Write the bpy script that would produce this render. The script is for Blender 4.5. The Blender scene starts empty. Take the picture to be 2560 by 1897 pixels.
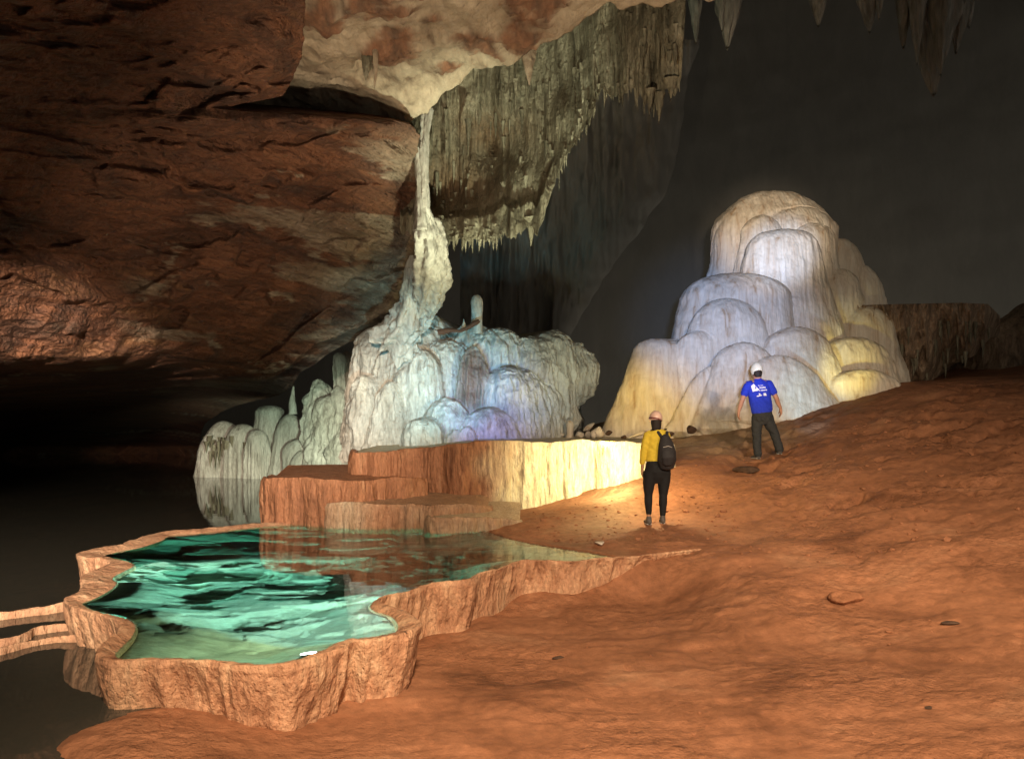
import bpy, bmesh, math, random
import numpy as np
from mathutils import Vector, Matrix, Euler
from mathutils.bvhtree import BVHTree

random.seed(7)
rng = np.random.default_rng(11)
scene = bpy.context.scene
COL = scene.collection

# ------------------------------------------------------------------ camera
F, CU, CV, CZ = 1898.0, 1280.0, 1059.0, 1.72      # focal length / principal column / horizon row (photo pixels), eye height
cam_d = bpy.data.cameras.new('camera')
cam_d.sensor_width = 36.0
cam_d.lens = 36.0 * F / 2560.0
cam_d.shift_y = (CV - 948.5) / 2560.0
cam_d.clip_start, cam_d.clip_end = 0.05, 300
cam = bpy.data.objects.new('camera', cam_d)
cam.location = (0, 0, CZ)
cam.rotation_euler = (math.pi / 2, 0, 0)
COL.objects.link(cam)
scene.camera = cam

# ------------------------------------------------------------------ world: a cave at night, only a trace of ambient light
w = bpy.data.worlds.new('World'); scene.world = w; w.use_nodes = True
bgn = w.node_tree.nodes['Background']
bgn.inputs[0].default_value = (1.0, 0.94, 0.82, 1)
bgn.inputs[1].default_value = 0.26
scene.view_settings.view_transform = 'Standard'
scene.view_settings.look = 'None'
scene.view_settings.exposure = 0.0
scene.view_settings.gamma = 1.0
scene.cycles.max_bounces = 6
scene.cycles.diffuse_bounces = 2
scene.cycles.transmission_bounces = 5
scene.cycles.volume_bounces = 0
scene.cycles.sample_clamp_indirect = 4.0
scene.cycles.caustics_reflective = False
scene.cycles.caustics_refractive = False
scene.cycles.use_denoising = True
scene.cycles.use_adaptive_sampling = True
scene.cycles.adaptive_threshold = 0.03


def at(u, v, d):
    """photo pixel at distance d (metres along the view axis) -> world point"""
    return Vector(((u - CU) / F * d, d, CZ - (v - CV) / F * d))


def lamp(name, loc, target, watts, color, angle=None, blend=0.6, radius=0.08):
    kind = 'SPOT' if angle else 'POINT'
    L = bpy.data.lights.new(name, kind)
    L.energy = watts; L.color = color; L.shadow_soft_size = radius
    if angle:
        L.spot_size = math.radians(angle); L.spot_blend = blend
    o = bpy.data.objects.new(name, L)
    o.location = loc
    if target is not None:
        o.rotation_euler = (Vector(target) - Vector(loc)).to_track_quat('-Z', 'Y').to_euler()
    COL.objects.link(o)
    return o


WARM = (1.0, 0.76, 0.52)
# floodlights on path, wall, ceiling and curtain, with added fill for bank and wall
lamp('path_floodlight', (0.7, -2.4, 6.4), (0.7, 6.2, -0.3), 9000, WARM, 62, 1.0, 0.35)
lamp('bank_fill_light', (5.2, -0.5, 5.2), (5.6, 10.5, 0.6), 5200, WARM, 50, 1.0, 0.3)  # added fill lamp, brightens the slope the path light leaves dark
lamp('wall_floodlight', (-0.8, -2.6, 3.6), (-6.3, 10.0, 4.0), 32000, (1.0, 0.82, 0.64), 54, 0.9, 0.25)
lamp('wall_fill_light', (-1.9, 4.9, 0.3), (-3.9, 13.0, 5.6), 1350, (1.0, 0.80, 0.58), 52, 1.0, 0.15)  # added low fill to lift the middle of the red wall
lamp('ceiling_floodlight', (-0.9, 3.6, 0.3), (-0.2, 10.8, 7.2), 2100, (1.0, 0.84, 0.60), 58, 0.9, 0.15)
lamp('curtain_floodlight', at(1330, 1085, 11.0), at(1260, 330, 14.2), 2200, (0.92, 1.0, 0.74), 64, 0.9, 0.1)
# amber lamp behind the standing visitor
lamp('terrace_floodlight', at(1630, 1110, 12.0), None, 120, (1.0, 0.78, 0.40), None, 0.8, 0.06)
lamp('terrace_spotlight', at(1600, 1170, 11.8), at(1440, 1150, 13.4), 480, (1.0, 0.87, 0.46), 100, 1.0, 0.1)
# mound lamps, on the path side
lamp('mound_warm_lamp', (0.25, -0.4, 2.1), (7.6, 20.0, 4.4), 2500, (1.0, 0.80, 0.58), 28, 0.9, 0.1)
lamp('mound_top_lamp', (0.3, -0.5, 2.1), (7.0, 20.5, 6.9), 15000, (1.0, 0.80, 0.58), 10, 0.9, 0.1)
lamp('mound_blue_lamp', (0.2, -0.4, 2.0), at(1800, 800, 19.0), 14000, (0.24, 0.46, 1.0), 15, 1.0, 0.1)
lamp('mound_blue_top_lamp', (0.2, -0.4, 2.0), at(1950, 630, 20), 17000, (0.14, 0.44, 1.0), 6.0, 1.0, 0.06)
lamp('mound_cyan_lamp', at(2040, 1090, 13.2), at(2020, 960, 17), 380, (0.22, 0.60, 1.0), 34, 1.0, 0.06)
lamp('mound_yellow_lamp', at(1500, 1110, 12.8), at(1625, 1020, 17.5), 620, (1.0, 0.66, 0.10), 34, 1.0, 0.08)
lamp('mound_yellow_side_lamp', at(2150, 1010, 14.0), at(2110, 900, 18), 420, (1.0, 0.82, 0.14), 28, 1.0, 0.08)
lamp('distant_rock_fill', at(2440, 985, 19.5), at(2560, 860, 23), 160, (1.0, 0.62, 0.25), 90, 1.0, 0.08)  # added lamp with no known source, only makes the far rock visible
# flowstone lamps
lamp('flowstone_green_lamp', at(960, 1040, 11.8), at(1030, 900, 17), 400, (0.30, 0.86, 1.0), 66, 0.9, 0.1)
lamp('flowstone_cyan_lamp', at(1100, 1025, 11.8), at(1120, 930, 16.5), 560, (0.14, 0.68, 1.0), 44, 1.0, 0.1)
lamp('flowstone_violet_lamp', at(1200, 1020, 11.8), at(1225, 1020, 16.5), 650, (0.20, 0.28, 1.0), 40, 1.0, 0.1)
lamp('flowstone_white_lamp', at(1420, 1035, 12.0), at(1360, 900, 17), 300, (0.48, 0.92, 1.0), 46, 0.9, 0.1)
lamp('column_lamp', at(1180, 840, 12.6), at(1080, 660, 14.8), 75, (0.95, 1.0, 0.48), 60, 0.9, 0.06)
lamp('grotto_lamp', at(800, 1130, 17), at(680, 1060, 27), 2600, (0.78, 1.0, 0.74), 46, 0.9, 0.15)


# ------------------------------------------------------------------ numpy noise
def _h(ix, iy, iz, seed):
    n = (ix.astype(np.int64) * 374761393 + iy.astype(np.int64) * 668265263 + iz.astype(np.int64) * 2147483647 + seed * 974711) & 0xFFFFFFFF
    n = ((n ^ (n >> 13)) * 1274126177) & 0xFFFFFFFF
    n = ((n ^ (n >> 16)) * 2246822519) & 0xFFFFFFFF
    n = n ^ (n >> 15)
    return (n & 0xFFFF) / 32767.5 - 1.0


def vn(x, y, z=0.0, seed=0):
    x, y, z = np.broadcast_arrays(np.asarray(x, float), np.asarray(y, float), np.asarray(z, float))
    fx, fy, fz = np.floor(x), np.floor(y), np.floor(z)
    ix, iy, iz = fx.astype(np.int64), fy.astype(np.int64), fz.astype(np.int64)
    tx, ty, tz = x - fx, y - fy, z - fz
    tx = tx * tx * tx * (tx * (tx * 6 - 15) + 10); ty = ty * ty * ty * (ty * (ty * 6 - 15) + 10); tz = tz * tz * tz * (tz * (tz * 6 - 15) + 10)
    r = 0
    for a in (0, 1):
        wa = tx if a else 1 - tx
        for b in (0, 1):
            wb = ty if b else 1 - ty
            for c in (0, 1):
                wc = tz if c else 1 - tz
                r = r + wa * wb * wc * _h(ix + a, iy + b, iz + c, seed)
    return r


def fbm(x, y, z=0.0, o=4, g=0.5, seed=0):
    r, a, f, s = 0, 1.0, 1.0, 0
    for k in range(o):
        r = r + a * vn(np.asarray(x) * f, np.asarray(y) * f, np.asarray(z) * f, seed + k * 17)
        s += a; a *= g; f *= 2.03
    return r / s


def sstep(a, b, x):
    t = np.clip((x - a) / (b - a), 0, 1)
    return t * t * (3 - 2 * t)


def lin(x, pts):
    p = sorted(pts)
    return np.interp(x, [q[0] for q in p], [q[1] for q in p])


def smooth1(a, n):
    k = np.hanning(n + 2)[1:-1]; k /= k.sum()
    ap = np.pad(a, (n // 2, n - 1 - n // 2), mode='edge')
    return np.convolve(ap, k, 'valid')


# ------------------------------------------------------------------ object helpers
def tag(o, label=None, cat=None, group=None, kind=None):
    if label: o['label'] = label
    if cat: o['category'] = cat
    if group: o['group'] = group
    if kind: o['kind'] = kind
    return o


def empty(name, loc, label, cat, group=None):
    o = bpy.data.objects.new(name, None)
    o.empty_display_size = 0.2
    o.location = loc
    COL.objects.link(o)
    return tag(o, label, cat, group)


def link(name, me, m, parent=None, smooth=True):
    o = bpy.data.objects.new(name, me)
    COL.objects.link(o)
    if m is not None:
        me.materials.clear(); me.materials.append(m)
    if smooth:
        me.polygons.foreach_set('use_smooth', np.ones(len(me.polygons), bool))
    if parent is not None:
        o.parent = parent
        o.matrix_parent_inverse = Matrix.Translation(-parent.location) if parent.type == 'EMPTY' else Matrix.Identity(4)
    return o


def mesh_from(V, Q, name='m', attr=None):
    me = bpy.data.meshes.new(name)
    V = np.ascontiguousarray(V, dtype=np.float32).reshape(-1, 3)
    Q = np.ascontiguousarray(Q, dtype=np.int32)
    me.vertices.add(len(V)); me.vertices.foreach_set('co', V.ravel())
    k = Q.shape[1]
    me.loops.add(Q.size); me.loops.foreach_set('vertex_index', Q.ravel())
    me.polygons.add(len(Q))
    me.polygons.foreach_set('loop_start', np.arange(0, Q.size, k, dtype=np.int32))
    me.polygons.foreach_set('loop_total', np.full(len(Q), k, dtype=np.int32))
    me.update(calc_edges=True)
    if attr is not None:
        for nm, arr in attr.items():
            a = me.attributes.new(nm, 'FLOAT', 'POINT')
            a.data.foreach_set('value', np.ascontiguousarray(arr, dtype=np.float32).ravel())
    return me


def grid_quads(n, m, wrap=False):
    i = np.arange(n - 1)[:, None]
    mm = m if wrap else m - 1
    j = np.arange(mm)[None, :]
    j2 = (j + 1) % m
    a = i * m + j; b = i * m + j2; c = (i + 1) * m + j2; d = (i + 1) * m + j
    return np.stack([a, b, c, d], -1).reshape(-1, 4)


def grid(P, wrap=False, attr=None, flip=False):
    n, m = P.shape[:2]
    Q = grid_quads(n, m, wrap)
    if flip: Q = Q[:, ::-1]
    return mesh_from(P, Q, attr=attr)


# ------------------------------------------------------------------ materials
def new_mat(name):
    m = bpy.data.materials.new(name); m.use_nodes = True
    nt = m.node_tree
    b = nt.nodes['Principled BSDF']
    return m, nt, b


def ramp_node(nt, fac, stops):
    r = nt.nodes.new('ShaderNodeValToRGB')
    cr = r.color_ramp
    while len(cr.elements) < len(stops): cr.elements.new(0.5)
    for e, (p, c) in zip(cr.elements, stops):
        e.position = p; e.color = (*c, 1)
    nt.links.new(fac, r.inputs[0])
    return r.outputs[0]


def noise_node(nt, vec, scale, detail=4, rough=0.55, dist=0.0):
    n = nt.nodes.new('ShaderNodeTexNoise')
    n.inputs['Scale'].default_value = scale
    n.inputs['Detail'].default_value = detail
    n.inputs['Roughness'].default_value = rough
    n.inputs['Distortion'].default_value = dist
    nt.links.new(vec, n.inputs['Vector'])
    return n.outputs[0]


def mix_col(nt, fac, a, b, mode='MIX'):
    n = nt.nodes.new('ShaderNodeMix'); n.data_type = 'RGBA'; n.blend_type = mode
    if isinstance(fac, (int, float)): n.inputs[0].default_value = fac
    else: nt.links.new(fac, n.inputs[0])
    for s, x in ((n.inputs[6], a), (n.inputs[7], b)):
        if isinstance(x, tuple): s.default_value = (*x, 1)
        else: nt.links.new(x, s)
    return n.outputs[2]


def math_node(nt, op, a, b=None, clamp=False):
    n = nt.nodes.new('ShaderNodeMath'); n.operation = op; n.use_clamp = clamp
    for s, x in ((n.inputs[0], a), (n.inputs[1], b)):
        if x is None: continue
        if isinstance(x, (int, float)): s.default_value = x
        else: nt.links.new(x, s)
    return n.outputs[0]


def world_vec(nt, scale=(1, 1, 1), direction=None):
    g = nt.nodes.new('ShaderNodeNewGeometry')
    if direction is None:
        mp = nt.nodes.new('ShaderNodeMapping'); mp.inputs['Scale'].default_value = scale
        nt.links.new(g.outputs['Position'], mp.inputs[0])
        return mp.outputs[0]
    d = Vector(direction).normalized(); e = Vector((-d.y, d.x, 0)).normalized(); f = d.cross(e)
    cb = nt.nodes.new('ShaderNodeCombineXYZ')
    for k, (ax, s) in enumerate(zip((d, e, f), scale)):
        v = nt.nodes.new('ShaderNodeVectorMath'); v.operation = 'DOT_PRODUCT'
        nt.links.new(g.outputs['Position'], v.inputs[0]); v.inputs[1].default_value = tuple(ax * s)
        nt.links.new(v.outputs['Value'], cb.inputs[k])
    return cb.outputs[0]


def rock_mat(name, stops, stretch=(1, 1, 1), scale=1.5, direction=None, tint=None, fine=14.0, fine_amt=0.35,
             bump=0.02, bump_scale=6.0, rough=0.75, spec=0.3, micro=0.006, rough_var=0.0, beds=None, bmask=None, micro_scale=60):
    m, nt, b = new_mat(name)
    vec = world_vec(nt, stretch, direction)
    raw = world_vec(nt)
    n1 = noise_node(nt, vec, scale, 4, 0.6, 0.6)
    col = ramp_node(nt, n1, stops)
    if beds is not None:
        ab = nt.nodes.new('ShaderNodeAttribute'); ab.attribute_name = 'bed'
        col = mix_col(nt, 1.0, col, ramp_node(nt, ab.outputs['Fac'], beds), 'MULTIPLY')
    if tint is not None:
        at_ = nt.nodes.new('ShaderNodeAttribute'); at_.attribute_name = 'tint'
        n3 = noise_node(nt, vec, scale * 2.3, 3, 0.6, 0.3)
        c2 = ramp_node(nt, n3, tint)
        col = mix_col(nt, at_.outputs['Fac'], col, c2)
    n2 = noise_node(nt, vec, fine, 3, 0.65)
    fr = ramp_node(nt, n2, [(0.25, (1 - fine_amt,) * 3), (0.75, (1 + 0.0,) * 3)])
    col = mix_col(nt, 1.0, col, fr, 'MULTIPLY')
    nt.links.new(col, b.inputs['Base Color'])
    b.inputs['Roughness'].default_value = rough
    if rough_var:
        rr = math_node(nt, 'MULTIPLY_ADD', n1, rough_var); rr.node.inputs[2].default_value = rough - rough_var * 0.5
        nt.links.new(rr, b.inputs['Roughness'])
    b.inputs['Specular IOR Level'].default_value = spec
    bn = noise_node(nt, vec, bump_scale, 4, 0.62)
    if bmask:
        mk = ramp_node(nt, noise_node(nt, raw, bmask, 3, 0.6), [(0.42, (0.08,) * 3), (0.62, (1.0,) * 3)])
        bn = math_node(nt, 'MULTIPLY', bn, mk)
    bm_ = nt.nodes.new('ShaderNodeBump'); bm_.inputs['Distance'].default_value = bump; bm_.inputs['Strength'].default_value = 1.0
    nt.links.new(bn, bm_.inputs['Height'])
    b2 = nt.nodes.new('ShaderNodeBump'); b2.inputs['Distance'].default_value = micro; b2.inputs['Strength'].default_value = 0.8
    nt.links.new(noise_node(nt, raw, micro_scale, 3, 0.65), b2.inputs['Height'])
    nt.links.new(bm_.outputs[0], b2.inputs['Normal'])
    nt.links.new(b2.outputs[0], b.inputs['Normal'])
    return m


def flat_mat(name, col, rough=0.7, spec=0.3, bump=0.0, bscale=40, var=0.15):
    m, nt, b = new_mat(name)
    tc = nt.nodes.new('ShaderNodeTexCoord')
    n = noise_node(nt, tc.outputs['Object'], bscale * 0.4, 4, 0.6)
    c = ramp_node(nt, n, [(0.3, tuple(x * (1 - var) for x in col)), (0.7, tuple(min(1, x * (1 + var)) for x in col))])
    nt.links.new(c, b.inputs['Base Color'])
    b.inputs['Roughness'].default_value = rough; b.inputs['Specular IOR Level'].default_value = spec
    if bump:
        bm_ = nt.nodes.new('ShaderNodeBump'); bm_.inputs['Distance'].default_value = bump
        nt.links.new(noise_node(nt, tc.outputs['Object'], bscale, 5, 0.6), bm_.inputs['Height'])
        nt.links.new(bm_.outputs[0], b.inputs['Normal'])
    return m


STR = (0.42, 0.90, -0.06)                                   # the bedding of the left wall runs this way
M_RED = rock_mat('red_bedded_rock', [(0.28, (0.10, 0.064, 0.046)), (0.40, (0.16, 0.078, 0.048)), (0.52, (0.26, 0.118, 0.062)), (0.60, (0.18, 0.09, 0.056)), (0.74, (0.38, 0.20, 0.10))],
                 (0.20, 1.5, 1.9), 0.9, STR, tint=[(0.3, (0.20, 0.14, 0.09)), (0.6, (0.46, 0.38, 0.27)), (0.8, (0.55, 0.47, 0.35))], fine=9, fine_amt=0.55, bump=0.10, bump_scale=5.5, rough=0.78, micro=0.11, micro_scale=8,
                 beds=[(0.0, (0.55, 0.53, 0.52)), (0.35, (0.72, 0.66, 0.63)), (0.6, (0.98, 0.92, 0.86)), (1.0, (1.0, 0.96, 0.9))])
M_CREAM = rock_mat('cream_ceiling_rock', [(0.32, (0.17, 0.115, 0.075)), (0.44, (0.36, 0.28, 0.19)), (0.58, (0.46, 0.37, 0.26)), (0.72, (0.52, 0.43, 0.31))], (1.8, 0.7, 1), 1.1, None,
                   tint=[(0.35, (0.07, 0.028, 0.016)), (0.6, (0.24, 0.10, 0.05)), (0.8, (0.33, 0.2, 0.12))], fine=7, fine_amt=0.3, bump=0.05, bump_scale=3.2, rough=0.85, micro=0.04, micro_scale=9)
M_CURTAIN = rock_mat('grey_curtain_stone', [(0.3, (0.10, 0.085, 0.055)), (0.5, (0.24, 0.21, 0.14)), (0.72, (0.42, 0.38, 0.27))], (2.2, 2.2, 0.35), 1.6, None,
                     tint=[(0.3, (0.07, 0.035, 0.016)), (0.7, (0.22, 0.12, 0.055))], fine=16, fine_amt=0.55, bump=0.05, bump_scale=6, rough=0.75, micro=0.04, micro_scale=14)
M_FLOW = rock_mat('pale_flowstone', [(0.30, (0.46, 0.32, 0.20)), (0.42, (0.64, 0.54, 0.42)), (0.55, (0.70, 0.62, 0.50)), (0.70, (0.78, 0.71, 0.60))], (2.6, 2.6, 0.16), 2.2, None,
                  fine=9, fine_amt=0.22, bump=0.022, bump_scale=5.5, rough=0.55, spec=0.35, micro=0.003)
M_GREYFLOW = rock_mat('grey_green_flowstone', [(0.28, (0.24, 0.21, 0.17)), (0.45, (0.50, 0.47, 0.40)), (0.70, (0.66, 0.64, 0.56))], (1.8, 1.8, 0.5), 1.8, None,
                      tint=[(0.3, (0.12, 0.06, 0.035)), (0.7, (0.30, 0.19, 0.13))], fine=10, fine_amt=0.45, bump=0.06, bump_scale=4.2, rough=0.6, micro=0.03, micro_scale=14)
M_ORANGE = rock_mat('orange_travertine', [(0.28, (0.34, 0.160, 0.085)), (0.45, (0.59, 0.310, 0.175)), (0.60, (0.70, 0.41, 0.24)), (0.75, (0.80, 0.54, 0.34))], (1.7, 1.7, 0.75), 2.4, None,
                    tint=[(0.3, (0.52, 0.42, 0.26)), (0.7, (0.72, 0.64, 0.46))], fine=18, fine_amt=0.5, bump=0.05, bump_scale=7, rough=0.7, micro=0.02, micro_scale=26)
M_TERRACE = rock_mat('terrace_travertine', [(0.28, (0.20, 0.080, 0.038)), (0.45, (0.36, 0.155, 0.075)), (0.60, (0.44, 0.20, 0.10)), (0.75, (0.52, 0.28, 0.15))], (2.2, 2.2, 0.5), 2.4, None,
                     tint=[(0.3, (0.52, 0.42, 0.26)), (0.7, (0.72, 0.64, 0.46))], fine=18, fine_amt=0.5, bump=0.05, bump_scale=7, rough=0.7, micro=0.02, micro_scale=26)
M_CLAY = rock_mat('orange_clay', [(0.28, (0.19, 0.078, 0.038)), (0.44, (0.33, 0.140, 0.068)), (0.58, (0.38, 0.165, 0.082)), (0.75, (0.47, 0.235, 0.125))], (1, 1, 1), 0.9, None,
                  tint=[(0.3, (0.36, 0.23, 0.13)), (0.7, (0.50, 0.36, 0.22))], fine=11, fine_amt=0.42, bmask=0.55, bump=0.07, bump_scale=6.5, rough=0.72, spec=0.22, micro=0.008, rough_var=0.35)
M_DARK = rock_mat('dark_cave_rock', [(0.3, (0.235, 0.218, 0.19)), (0.55, (0.255, 0.237, 0.205)), (0.8, (0.28, 0.26, 0.225))], (1.5, 1.5, 0.5), 0.6, None,
                  fine=6, fine_amt=0.06, bump=0.02, bump_scale=3, rough=0.95, spec=0.1)
M_SHELF = rock_mat('brown_shelf_rock', [(0.3, (0.16, 0.11, 0.07)), (0.5, (0.38, 0.26, 0.17)), (0.75, (0.58, 0.43, 0.29))], (2.2, 2.2, 0.4), 1.8, None,
                   fine=10, fine_amt=0.55, bump=0.06, bump_scale=5, rough=0.75)
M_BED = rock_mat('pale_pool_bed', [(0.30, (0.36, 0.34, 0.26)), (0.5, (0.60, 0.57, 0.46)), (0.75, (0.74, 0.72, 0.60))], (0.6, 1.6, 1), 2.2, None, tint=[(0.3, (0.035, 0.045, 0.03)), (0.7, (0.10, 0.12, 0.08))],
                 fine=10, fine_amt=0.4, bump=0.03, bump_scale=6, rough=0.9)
M_DIM = rock_mat('dim_stalactite_stone', [(0.3, (0.16, 0.15, 0.125)), (0.5, (0.30, 0.285, 0.24)), (0.75, (0.48, 0.455, 0.39))], (2, 2, 0.3), 1.8, None, fine=8, fine_amt=0.5, bump=0.08, bump_scale=4, rough=0.85)
M_CLOD = flat_mat('dark_clod', (0.075, 0.045, 0.03), 0.9, 0.15, 0.02, 20, .4)
M_STONE = flat_mat('pale_stone', (0.55, 0.48, 0.40), 0.8, 0.2, 0.01, 30)

# ------------------------------------------------------------------ water
ZW = 0.10                                                    # pool and upper lake
ZL = -0.20                                                   # lower water at the left of the path


def pl(u, v, z):
    d = F * (CZ - z) / (v - CV)
    return ((u - CU) / F * d, d)


POOL_PX = [(1545, 1398), (1480, 1403), (1420, 1408), (1350, 1405), (1287, 1408), (1231, 1429), (1175, 1443), (1154, 1457), (1070, 1464), (1000, 1485), (950, 1499), (925, 1512), (935, 1527),
           (972, 1538), (992, 1556), (988, 1578), (927, 1595), (860, 1600), (832, 1610), (800, 1630), (735, 1652), (686, 1661), (567, 1657), (424, 1653), (330, 1653), (288, 1640), (306, 1615), (330, 1590),
           (338, 1560), (306, 1540), (240, 1527), (205, 1508), (237, 1496), (280, 1472), (292, 1456), (282, 1444), (310, 1428), (336, 1412), (310, 1398), (262, 1389), (300, 1378), (350, 1369), (405, 1351), (425, 1340), (500, 1333),
           (562, 1327), (640, 1318), (740, 1311), (830, 1303), (960, 1306), (1100, 1314), (1190, 1322), (1240, 1335), (1300, 1352), (1400, 1370), (1500, 1385)]


def spline(P_, closed=True, k=6):
    P_ = np.asarray(P_, float); n_ = len(P_); out = []
    rng_ = range(n_) if closed else range(n_ - 1)
    g = lambda i: P_[i % n_] if closed else P_[min(max(i, 0), n_ - 1)]
    for i in rng_:
        a, b, c, d = g(i - 1), g(i), g(i + 1), g(i + 2)
        for j in range(k):
            t = j / k
            out.append(0.5 * (2 * b + (c - a) * t + (2 * a - 5 * b + 4 * c - d) * t * t + (3 * b - a - 3 * c + d) * t ** 3))
    if not closed: out.append(P_[-1])
    return np.array(out)


POOL = spline([pl(u, v, ZW) for u, v in POOL_PX])


def resample(pts, step, closed=True):
    p = np.asarray(pts, float)
    if closed: p = np.vstack([p, p[:1]])
    seg = np.linalg.norm(np.diff(p[:, :2], axis=0), axis=1)
    s = np.concatenate([[0], np.cumsum(seg)])
    n = max(8, int(s[-1] / step))
    t = np.linspace(0, s[-1], n, endpoint=not closed)
    return np.stack([np.interp(t, s, p[:, k]) for k in range(p.shape[1])], 1), t


def circ_smooth(a, n):
    k = np.hanning(n + 2)[1:-1]; k /= k.sum()
    ap = np.concatenate([a[-n:], a, a[:n]])
    return np.convolve(ap, k, 'same')[n:-n]


PR, PS = resample(POOL, 0.018)
PR = np.stack([circ_smooth(PR[:, k], 7) for k in (0, 1)], 1)


def poly_dist(X, Y, poly):
    """signed distance (negative inside) of points to a closed polygon"""
    a = poly; b = np.roll(poly, -1, 0)
    best = np.full(X.shape, 1e9); inside = np.zeros(X.shape, bool)
    for (ax, ay), (bx, by) in zip(a, b):
        dx, dy = bx - ax, by - ay
        t = np.clip(((X - ax) * dx + (Y - ay) * dy) / (dx * dx + dy * dy + 1e-12), 0, 1)
        best = np.minimum(best, (X - ax - t * dx) ** 2 + (Y - ay - t * dy) ** 2)
        cr = ((ay > Y) != (by > Y)) & (X < (bx - ax) * (Y - ay) / (by - ay + 1e-12) + ax)
        inside ^= cr
    return np.where(inside, -1, 1) * np.sqrt(best)


# ------------------------------------------------------------------ ground
ctrl = []
for u, v, d in [(1642, 1321, 11.37), (1500, 1300, 11.6), (1400, 1318, 11.2), (1300, 1318, 11.4), (1904, 1152, 14.0), (1830, 1158, 14.0), (1960, 1125, 14.1), (1560, 1092, 18.5), (1830, 1050, 18.3), (2100, 985, 17.6), (1700, 1112, 16),
                (1600, 1195, 13.2), (1500, 1225, 13.3), (1400, 1250, 13.4), (1250, 1288, 13.0), (1700, 1165, 13.5), (1780, 1160, 13.7), (1750, 1250, 12.2), (1850, 1200, 13),
                (2300, 962, 16.5), (2560, 950, 16.5), (2800, 950, 16.5), (2150, 1050, 14.6), (2350, 1050, 13.6), (2560, 1060, 13.0), (2100, 1180, 11.8), (2350, 1200, 11.0), (2560, 1230, 10.0), (2300, 1340, 9.2), (2000, 1290, 10.8), (1850, 1320, 10.6),
                (1740, 1375, 9.6), (1900, 1400, 9.1), (2100, 1420, 8.6), (2560, 1420, 7.9), (2200, 1520, 7.58), (2560, 1620, 6.0), (1850, 1500, 7.8)]:
    p = at(u, v, d); ctrl.append((p.x, p.y, p.z))
for u, v, z in [(1200, 1540, -.38), (1080, 1565, -.38), (1350, 1530, -.38), (1480, 1525, -.32), (1580, 1508, -.37), (1600, 1560, -.37), (1660, 1500, -.33), (1740, 1480, -.18), (1800, 1410, .08), (1500, 1650, -.37), (2000, 1650, -.28), (1280, 1897, -.36), (1000, 1850, -.37), (1010, 1760, -.38), (700, 1845, -.36), (450, 1835, -.27),
                (330, 1850, -.17), (240, 1880, -.15), (1900, 1800, -.31), (2560, 1897, -.18), (1280, 1720, -.38)]:
    x_, y_ = pl(u, v, z); ctrl.append((x_, y_, z))
ctrl += [(-2.25, 4.85, -.14), (-2.1, 4.7, -.17), (-2.3, 5.05, -.165), (-2.5, 5.0, -.165), (-2.05, 5.0, -.185), (-2.2, 5.1, -.16), (-2.75, 4.9, -.185), (0, 1.5, -.3), (-1.6, 1.5, -.2), (-2.2, 3.0, -.19), (3, 1.5, -.2), (6, 3, 0.1), (8, 6, .5), (10, 9, 1.2), (-3.4, 3.2, -.55), (-3.4, 5, -.7), (-5, 6, -.8), (-6, 9, -1), (-9, 15, -1.2), (-4, 16, -1), (-5, 22, -1.2), (-1.5, 16, .3), (0.5, 16, .6),
         (1.6, 17, 1.1), (1, 22, 1.1), (4, 24, 2.0), (8, 24, 2.8), (12, 22, 3.0), (14, 16, 2.9), (12, 12, 2.2), (-1.9, 13.2, -.3), (-1.9, 12, -.3), (1.5, 9.1, .13), (0.9, 10.2, .13)]
ctrl = np.array(ctrl)
_n = len(ctrl)
_D = np.linalg.norm(ctrl[:, None, :2] - ctrl[None, :, :2], axis=2)
_A = np.zeros((_n + 3, _n + 3)); _A[:_n, :_n] = -_D - np.eye(_n) * 0.02
_A[:_n, _n] = 1; _A[:_n, _n + 1:] = ctrl[:, :2]; _A[_n:, :_n] = _A[:_n, _n:].T
_w = np.linalg.solve(_A, np.concatenate([ctrl[:, 2], [0, 0, 0]]))


def base_h(X, Y):
    X = np.asarray(X, float); Y = np.asarray(Y, float)
    r = _w[_n] + _w[_n + 1] * X + _w[_n + 2] * Y
    for k in range(_n):
        r = r - _w[k] * np.sqrt((X - ctrl[k, 0]) ** 2 + (Y - ctrl[k, 1]) ** 2 + 0.06)
    return r


POOL_C, _ = resample(POOL, 0.12)


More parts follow.
